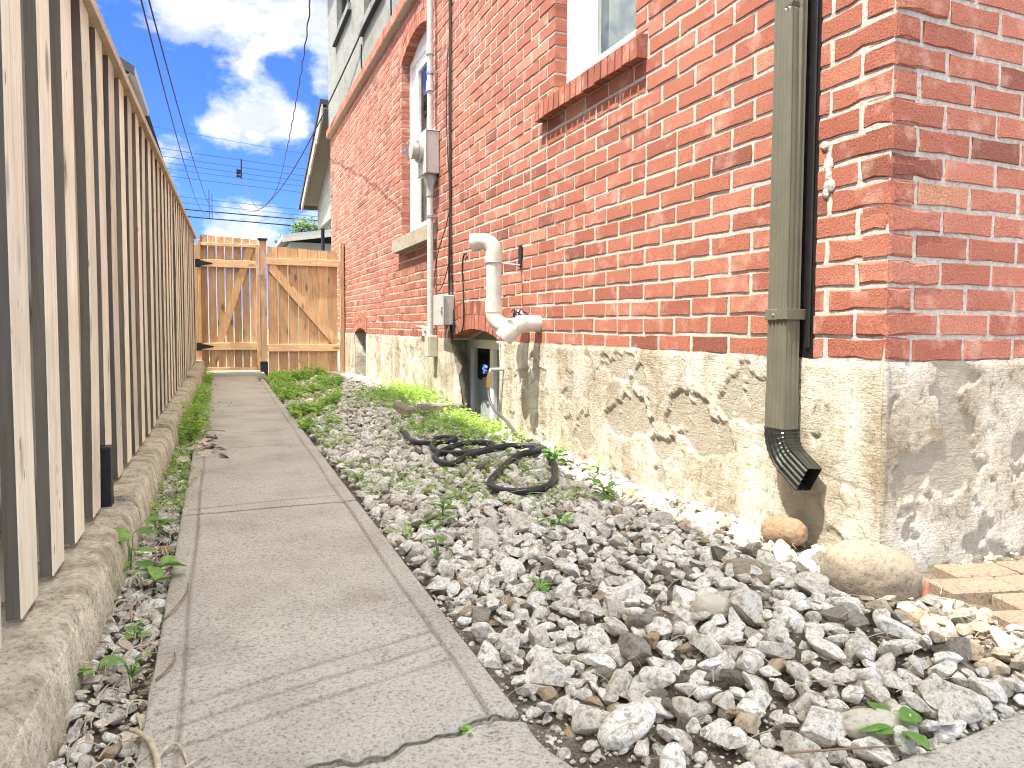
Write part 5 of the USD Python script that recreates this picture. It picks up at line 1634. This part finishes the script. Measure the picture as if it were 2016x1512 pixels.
def loose_region():
    y = 2.5 + 2.6 * lrng.random()
    x = lrng.uniform(0.58, 1.45)
    cl = meshkit.noise(np.array([x * 3.1, y * 2.4, 5.0]), 4)
    if cl < 0.62:
        return 0, 0, None, 0
    return x, y, float(zbed(np.float64(x), np.float64(y))) + 0.028, 0.03


patch('weed_patch', 1500, strip_region, 'thick feathery green weeds between kerb and path near the gate', 0.026, kind='small')
patch('weed_patch', 420, strip2_region, 'thin low weeds among stones along the middle of the kerb', 0.016)
patch('weed_patch', 4200, far_region, 'wide bright green weed patch right of the path in front of the gate', 0.029)
patch('weed_patch', 1000, wall_region, 'yellow green weeds against the foundation left of the basement window', 0.02)
patch('weed_patch', 1000, window_region, 'bushy green weeds below the basement window and around the hose', 0.02)
patch('weed_patch', 1500, loose_region, 'sparse low greenery creeping between the stones around the hose', 0.013)

patch('weed_patch', 260, far_region, 'broader leaved weeds mixed into the green patch right of the path near the gate', 0.05, kind='oval')
zb_ = lambda x, y: float(zbed(np.float64(x), np.float64(y))) + 0.02
zs_ = lambda y: float(zw(y)) - 0.03
rosette('weed_plant', -0.215, 2.90, zs_(2.9), 7, 0.06, 'round', 'round leaved weed by the kerb, farthest of the broad leaved weeds there', 0.05, up=0.2)
rosette('weed_plant', -0.27, 2.55, zs_(2.6), 6, 0.075, 'oval', 'yellow green leafy weed leaning against the kerb wall', 0.09, up=0.5)
rosette('weed_plant', -0.19, 2.36, zs_(2.3), 9, 0.075, 'oval', 'large broad leaved weed spilling onto the path edge', 0.06, up=0.2)
rosette('weed_plant', -0.265, 1.80, zs_(1.8), 5, 0.045, 'oval', 'small pale seedling against the kerb in the foreground', 0.03, up=0.3)
rosette('weed_plant', -0.19, 1.75, zs_(1.75), 7, 0.05, 'long', 'pointed leaved weed at the path edge in the foreground', 0.04, up=0.6)
rosette('weed_plant', -0.20, 1.98, zs_(1.98), 12, 0.026, 'oval', 'little tufted weed between pale stones by the path edge', 0.035, up=0.4)
rosette('weed_plant', 0.0, 1.262, float(zw(1.26)) - 0.02, 6, 0.03, 'round', 'tiny weed growing in the broken path slab', 0.02, up=0.3)
rosette('weed_plant', 0.80, 2.62, zb_(0.8, 2.62), 14, 0.045, 'oval', 'upright green weed standing alone in the white stones', 0.075, 0.6, up=0.5)
rosette('weed_plant', 0.66, 2.22, zb_(0.66, 2.22), 5, 0.055, 'oval', 'two leaved green seedling near the path edge', 0.06, 0.5, up=0.5)
rosette('weed_plant', 1.13, 2.27, zb_(1.13, 2.27), 8, 0.075, 'long', 'strappy green weed in the middle of the stones', 0.03, up=0.9)
rosette('weed_plant', 0.84, 1.80, zb_(0.84, 1.8), 9, 0.042, 'oval', 'pale green star shaped weed in the foreground stones', 0.035, up=0.4)
rosette('weed_plant', 1.52, 3.10, zb_(1.52, 3.1), 34, 0.05, 'oval', 'big bushy leafy weed right of the hose loop', 0.075, 2.6, up=0.4)
rosette('weed_plant', 1.44, 2.46, zb_(1.44, 2.46), 30, 0.042, 'oval', 'dense leafy weed near the foundation below the peeling plaster', 0.055, 2.2, up=0.4)
rosette('weed_plant', 1.62, 2.85, zb_(1.62, 2.85), 14, 0.045, 'long', 'grassy weed tight against the foundation', 0.05, 1.2, up=0.8)
rosette('weed_plant', 1.13, 0.885, -0.75, 6, 0.055, 'oval', 'large leaved weed lying at the edge of the front path', 0.03, 1.0, up=0.2)
rosette('weed_plant', 1.34, 0.86, -0.745, 2, 0.06, 'long', 'single yellowing blade lying on the front path edge', 0.012, 0.5, up=0.0)
rosette('weed_plant', 2.10, 1.20, -0.68, 16, 0.032, 'oval', 'leafy green weed growing between the pavers', 0.07, 2.2, up=0.5)
rosette('weed_plant', 0.62, 3.45, zb_(0.62, 3.45), 22, 0.03, 'long', 'olive grass tuft at the right path edge', 0.04, 2.4, up=0.9)
rosette('weed_plant', 0.475, 9.35, float(zw(9.35)), 20, 0.05, 'long', 'little grass tuft in a path joint near the gate', 0.03, 0.9, up=1.1)
rosette('weed_plant', 0.44, 1.262, float(zw(1.26)) - 0.02, 16, 0.018, 'small', 'mossy sprig in the crack of the path slab', 0.012, 1.6, up=0.4)

# sticks
def stick(name, pts, r, label, mat_='bark', sub=()):
    m = MB().tube(spline(pts, 24), np.linspace(r, r * 0.6, 24), 6)
    for s in sub:
        m.tube(spline(s, 14), np.linspace(r * 0.6, r * 0.25, 14), 5)
    return obj(name, m, M[mat_], None, smooth=True, label=label, cat='twig')


zg = lambda y, d=0.004: float(zw(y)) + d
stick('twig', [(-0.115, 1.18, zg(1.2)), (-0.105, 1.30, zg(1.3, 0.008)), (-0.12, 1.40, zg(1.4, 0.012)), (-0.165, 1.49, zg(1.5))], 0.007, 'forked pale twig on the corner of the path slab', 'bark2', [[(-0.112, 1.36, zg(1.36, 0.008)), (-0.09, 1.40, zg(1.4, 0.01)), (-0.06, 1.33, zg(1.33))], [(-0.105, 1.30, zg(1.3)), (-0.15, 1.26, zg(1.26)), (-0.19, 1.22, zg(1.22))], [(-0.105, 1.27, zg(1.27)), (-0.07, 1.31, zg(1.31, 0.01)), (-0.03, 1.35, zg(1.35))]])
stick('twig', [(-0.14, 2.02, zg(2.02)), (-0.115, 2.08, zg(2.08, 0.01)), (-0.095, 2.16, zg(2.16, 0.012)), (-0.094, 2.27, zg(2.27))], 0.0028, 'thin curved twig bridging onto the left path edge')
stick('twig', [(-0.135, 1.68, zg(1.68)), (-0.105, 1.745, zg(1.745, 0.01)), (-0.105, 1.80, zg(1.8, 0.006))], 0.0028, 'short hooked dark twig at the left path edge')
stick('twig', [(0.87, 0.93, -0.74), (1.0, 0.885, -0.735), (1.10, 0.85, -0.732)], 0.0024, 'straight dark twig lying towards the front path')
stick('twig', [(1.685, 1.255, -0.725), (1.69, 1.25, -0.68), (1.692, 1.25, -0.655)], 0.011, 'red brown broken stem standing beside the boulder', 'redbark')
stick('twig', [(-0.10, 5.1, zg(5.1)), (-0.05, 5.25, zg(5.25, 0.02)), (0.04, 5.28, zg(5.28))], 0.004, 'long thin twig reaching onto the far path')
tw = MB()
for _ in range(260):
    x, y = srng.uniform(0.6, 1.7), 0.86 + srng.random() ** 1.3 * 2.4
    a = srng.uniform(0, 2 * PI); L = srng.uniform(0.03, 0.12); z = zb_(x, y) + srng.uniform(0.0, 0.045)
    tw.tube(spline([(x, y, z), (x + L * 0.5 * math.cos(a) + srng.normal(0, .008), y + L * 0.5 * math.sin(a), z + srng.uniform(0, .02)), (x + L * math.cos(a), y + L * math.sin(a), z - 0.005)], 6), srng.uniform(0.0005, 0.0011), 4, tone=float(srng.random()))
for _ in range(200):
    y = 1.2 + 2.6 * srng.random(); x = srng.uniform(-0.28, -0.15)
    a = srng.uniform(0, 2 * PI); L = srng.uniform(0.03, 0.1); z = zs_(y) + srng.uniform(0.0, 0.03)
    tw.tube(spline([(x, y, z), (x + L * 0.5 * math.cos(a), y + L * 0.5 * math.sin(a), z + srng.uniform(0, .02)), (x + 0.6 * L * math.cos(a), y + L * math.sin(a), z - 0.005)], 6), srng.uniform(0.0008, 0.002), 4)
obj('plant_litter', tw, M['bark2'], None, label='scattered dry stalks and straw among the stones', cat='litter', kind='stuff')
dl = MB()
for _ in range(26):
    x, y = srng.uniform(-0.16, 0.0), srng.uniform(4.3, 5.2)
    add_leaf(dl, 'oval', (x, y, zg(y, 0.006)), srng.uniform(0.03, 0.10), srng.uniform(0, 6.3), 0.1, srng.normal(0, 0.4))
for _ in range(40):
    y = srng.uniform(1.25, 2.2); x = srng.uniform(-0.29, -0.15)
    add_leaf(dl, 'long', (x, y, zs_(y) + 0.012), srng.uniform(0.02, 0.06), srng.uniform(0, 6.3), 0.1, srng.normal(0, 0.5))
obj('dead_leaves', dl, M['deadleaf'], None, smooth=True, label='dry pale leaves scattered on the left path edge', cat='litter', kind='stuff')

# ------------------------------------------------------------------ overhead wires
def sag_wire(name, p, q, sag, r, label, group=None, n=40, wob=0.0, mat_='cable'):
    t = np.linspace(0, 1, n)
    c = np.outer(1 - t, p) + np.outer(t, q)
    c[:, 2] -= sag * 4 * t * (1 - t)
    if wob:
        c[:, 0] += wob * np.sin(t * 60); c[:, 2] += wob * np.cos(t * 47)
    return obj(name, MB().tube(c, r, 5, caps=False), M[mat_], None, smooth=True, label=label, cat='wire', group=group)


# street wires crossing behind the gate (x = left..right at their own distance)
names = ['topmost', 'second from the top', 'third from the top', 'fourth from the top', 'fifth from the top', 'sixth from the top', 'seventh from the top', 'eighth from the top', 'lowest']
for k_, (Y, za, zb2, r) in enumerate(((48, 12.4, 11.3, 0.013), (42, 9.65, 9.35, 0.016), (42, 9.25, 8.95, 0.016), (42, 8.90, 8.65, 0.014), (42, 8.62, 8.35, 0.014), (42, 8.22, 8.0, 0.016), (46, 7.85, 7.6, 0.014), (46, 7.5, 7.25, 0.016), (46, 6.75, 6.5, 0.014))):
    sag_wire('street_wire', (-0.20 * Y, Y, za + 0.1), (0.35 * Y, Y + 3, zb2 - 0.2), 0.15, r, names[k_] + ' of the thin street wires crossing the sky beyond the gate', 'thin street wires crossing the sky beyond the gate')
sag_wire('street_cable', (-0.2 * 34, 34, 34 * 0.1545), (0.35 * 34, 34.5, 34 * 0.143), 0.1, 0.03, 'upper of two thick black street cables just above the gate')
sag_wire('street_cable', (-0.2 * 34, 34, 34 * 0.1455), (0.35 * 34, 34.5, 34 * 0.134), 0.1, 0.03, 'lower of two thick black street cables just above the gate')
# two drop lines overhead at the left
dirp = lambda a, b, Y: (a * Y, Y, b * Y)
sag_wire('overhead_line', dirp(-0.0925, 0.455, 5.0), dirp(-0.010, 0.146, 30), 0.55, 0.0065, 'left of the paired overhead lines dropping towards the gate')
sag_wire('overhead_line', dirp(-0.0845, 0.455, 5.0), dirp(0.004, 0.146, 30), 0.55, 0.0065, 'right of the paired overhead lines dropping towards the gate')
# twisted drop that hangs in a loop
c = spline([dirp(0.125, 0.50, 6), dirp(0.1215, 0.436, 7.5), dirp(0.112, 0.36, 10), dirp(0.099, 0.285, 14), dirp(0.085, 0.215, 19), dirp(0.074, 0.178, 23), dirp(0.060, 0.1585, 27), dirp(0.0535, 0.1545, 29), dirp(0.046, 0.162, 31), dirp(0.038, 0.180, 34), dirp(0.032, 0.195, 38)], 200)
c[:, 0] += 0.007 * np.sin(np.arange(200) * 1.1)
obj('overhead_line', MB().tube(c, np.linspace(0.008, 0.014, 200), 5, caps=False), M['cable'], None, smooth=True, label='twisted overhead line hanging in a low loop before rising to a bracket', cat='wire')
att = (W - 0.06, 8.7, 3.575)
sag_wire('service_cable', att, dirp(0.028, 0.158, 30), 1.0, 0.011, 'slanting service cable running from the grey upper wall to the street', n=60)
sag_wire('service_cable', (W - 0.06, 7.23, 3.40), (W - 0.06, 4.6, 4.0), 0.05, 0.006, 'thin cable tied to the black rod above the belt course')
for (a, b0, b1, Y, lab) in ((0.032, 0.192, 0.2175, 38, 'dark wire spacer hanging high in the middle of the sky'), (-0.0075, 0.139, 0.1745, 41, 'faint double wire spacer lower left in the sky'),):
    s = thing('wire_spacer', lab, 'wire spacer')
    obj('bar', MB().tube([dirp(a, b0, Y), dirp(a, b1, Y)], 0.035 if Y == 38 else 0.018, 6), M['iron'], s)
    if Y == 38:
        for b_ in (0.195, 0.1995, 0.2025):
            obj('insulator', MB().tube([dirp(a - 0.0005, b_, Y), dirp(a - 0.006, b_ + 0.0005, Y)], [0.05, 0.09], 8), M['iron'], s)
    else:
        obj('bar', MB().tube([dirp(a + 0.0035, b0, Y), dirp(a + 0.0035, b1 - 0.005, Y)], 0.016, 6), M['iron'], s)

# ------------------------------------------------------------------ neighbours
# rear porch behind the brick house
pc = thing('rear_porch', 'lean to porch with pale rake board and dark soffit behind the brick house', 'porch')
xe = 1.60
yz = lambda y: 3.62 - 0.36 * (y - 11.9)
roof = Polygon([(11.90, 3.66), (15.2, 3.66 - 0.36 * 3.3), (15.2, 3.58 - 0.36 * 3.3), (11.90, 3.58)])
obj('roof', extrude(roof, 4.0, lambda u, v, w_: (xe - 0.02 + w_, u, v)), M['shingle'], pc)
obj('rake_board', extrude(Polygon([(11.9, 3.58), (14.95, 3.58 - 0.36 * 3.05), (14.95, 3.40 - 0.36 * 3.05), (13.6, 3.43 - 0.36 * 1.7), (13.55, 3.36 - 0.36 * 1.65), (12.6, 3.40 - 0.36 * 0.7), (12.55, 3.32 - 0.36 * 0.65), (11.9, 3.36)]), 0.03, lambda u, v, w_: (xe + w_, u, v)), M['trim'], pc)
obj('soffit', extrude(Polygon([(11.9, 3.53), (14.9, 3.53 - 0.36 * 3.0), (14.9, 3.51 - 0.36 * 3.0), (11.9, 3.51)]), 0.45, lambda u, v, w_: (xe + 0.035 + w_, u, v)), M['soffit'], pc)
for k in range(6):
    z0 = 2.05 + k * 0.21
    y1 = min(14.9, 11.9 + (3.5 - z0) / 0.36) - 0.05
    obj('siding_board', MB().box(xe + 0.31 + 0.0, xe + 0.335, 11.88, y1, z0, z0 + 0.205, 0.004), M['siding'], pc)
obj('beam', MB().box(xe + 0.30, xe + 0.42, 11.88, 14.75, 1.93, 2.045, 0.005), M['siding'], pc)
for yy in (12.25, 14.5):
    obj('porch_post', MB().tube([(xe + 0.36, yy, -0.9), (xe + 0.36, yy, 1.93)], 0.035, 10), M['iron'], pc)
gr = thing('garage', 'low grey garage with gently sloping pale roof behind the gate', 'garage')
obj('wall', MB().box(1.75, 9.0, 19.0, 26.0, -0.9, 2.15), M['siding'], gr)
obj('roof', MB().add(*extrude(Polygon([(1.55, 2.18), (5.0, 2.75), (5.0, 2.85), (1.55, 2.30)]), 7.6, lambda u, v, w_: (u, 18.7 + w_, v))).box(5.001, 9.2, 18.7, 26.3, 2.7, 2.85), M['palegrey'], gr)
obj('fascia', MB().add(*extrude(Polygon([(1.53, 2.10), (5.0, 2.66), (5.0, 2.755), (1.53, 2.185)]), 0.05, lambda u, v, w_: (u, 18.64 + w_, v))), M['trim'], gr)
# tree behind the garage
tr = thing('tree', 'round green tree crown showing above the garage roof', 'tree')
obj('trunk', MB().tube([(5.2, 32, -0.9), (5.3, 32, 1.5), (5.2, 32.1, 3.0)], [0.25, 0.2, 0.12], 10).tube([(5.25, 32, 1.6), (4.4, 32.3, 3.2)], [0.1, 0.05], 6).tube([(5.3, 32, 1.6), (6.2, 31.7, 3.3)], [0.1, 0.05], 6), M['bark'], tr)
cr = MB()
trng = np.random.default_rng(7)
cents = [(5.3 + trng.normal(0, 1.4), 32 + trng.normal(0, 1.0), 3.55 + trng.normal(0, 0.45)) for _ in range(26)]
for _ in range(9000):
    c_ = cents[trng.integers(len(cents))]
    d_ = trng.normal(size=3); d_ /= np.linalg.norm(d_)
    p = np.array(c_) + d_ * 0.75 * trng.random() ** 0.4 * [1, 1, 0.8]
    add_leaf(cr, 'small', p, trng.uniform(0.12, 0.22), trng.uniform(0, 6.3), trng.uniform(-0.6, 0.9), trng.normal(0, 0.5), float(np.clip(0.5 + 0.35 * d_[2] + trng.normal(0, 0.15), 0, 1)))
obj('crown', cr, M['tree'], tr, tone=cr.tone())
# house whose eave and gutter show over the fence
nb = thing('neighbour_house', 'neighbouring house whose dark roof corner and pale gutter show over the fence', 'house')
kk = 2.0
obj('wall', MB().box(-12.0, -2.55, 22.6, 38.0, -0.9, 6.74), M['siding'], nb)
obj('soffit', MB().box(-2.549, -2.10, 22.0, 26.15, 6.74, 6.80), M['soffit'], nb)
obj('gutter', extrude(Polygon([(-2.10, 6.80), (-1.96, 6.80), (-1.94, 6.95), (-2.10, 6.95)]), 4.2, lambda u, v, w_: (u, 21.95 + w_, v)), M['trim'], nb)
obj('roof', extrude(Polygon([(-1.98, 6.955), (-7.3, 10.0), (-12.6, 6.955)]), 16.0, lambda u, v, w_: (u, 22.0 + w_, v)), M['shingle'], nb)
obj('rake_board', extrude(Polygon([(-1.97, 6.75), (-1.97, 7.0), (-7.3, 10.08), (-7.3, 9.85)]), 0.06, lambda u, v, w_: (u, 21.93 + w_, v)), M['shingle'], nb)
# house next door on the left: it stands beyond the fence, out of the picture, and shades the path
sh = thing('next_house', 'house beside the fence that shades the path', 'house')
EX = -1.9
EZ = -0.65 + (1.50 - EX) * 2.3
obj('wall', MB().box(-9.0, EX - 0.35, -6.0, 9.2, -0.92, EZ - 0.1), M['white'], sh)
obj('roof', extrude(Polygon([(EX, EZ - 0.12), (EX, EZ), (-5.6, EZ + 2.0), (-9.4, EZ), (-9.4, EZ - 0.12)]), 16.0, lambda u, v, w_: (u, -6.4 + w_, v)), M['shingle'], sh)
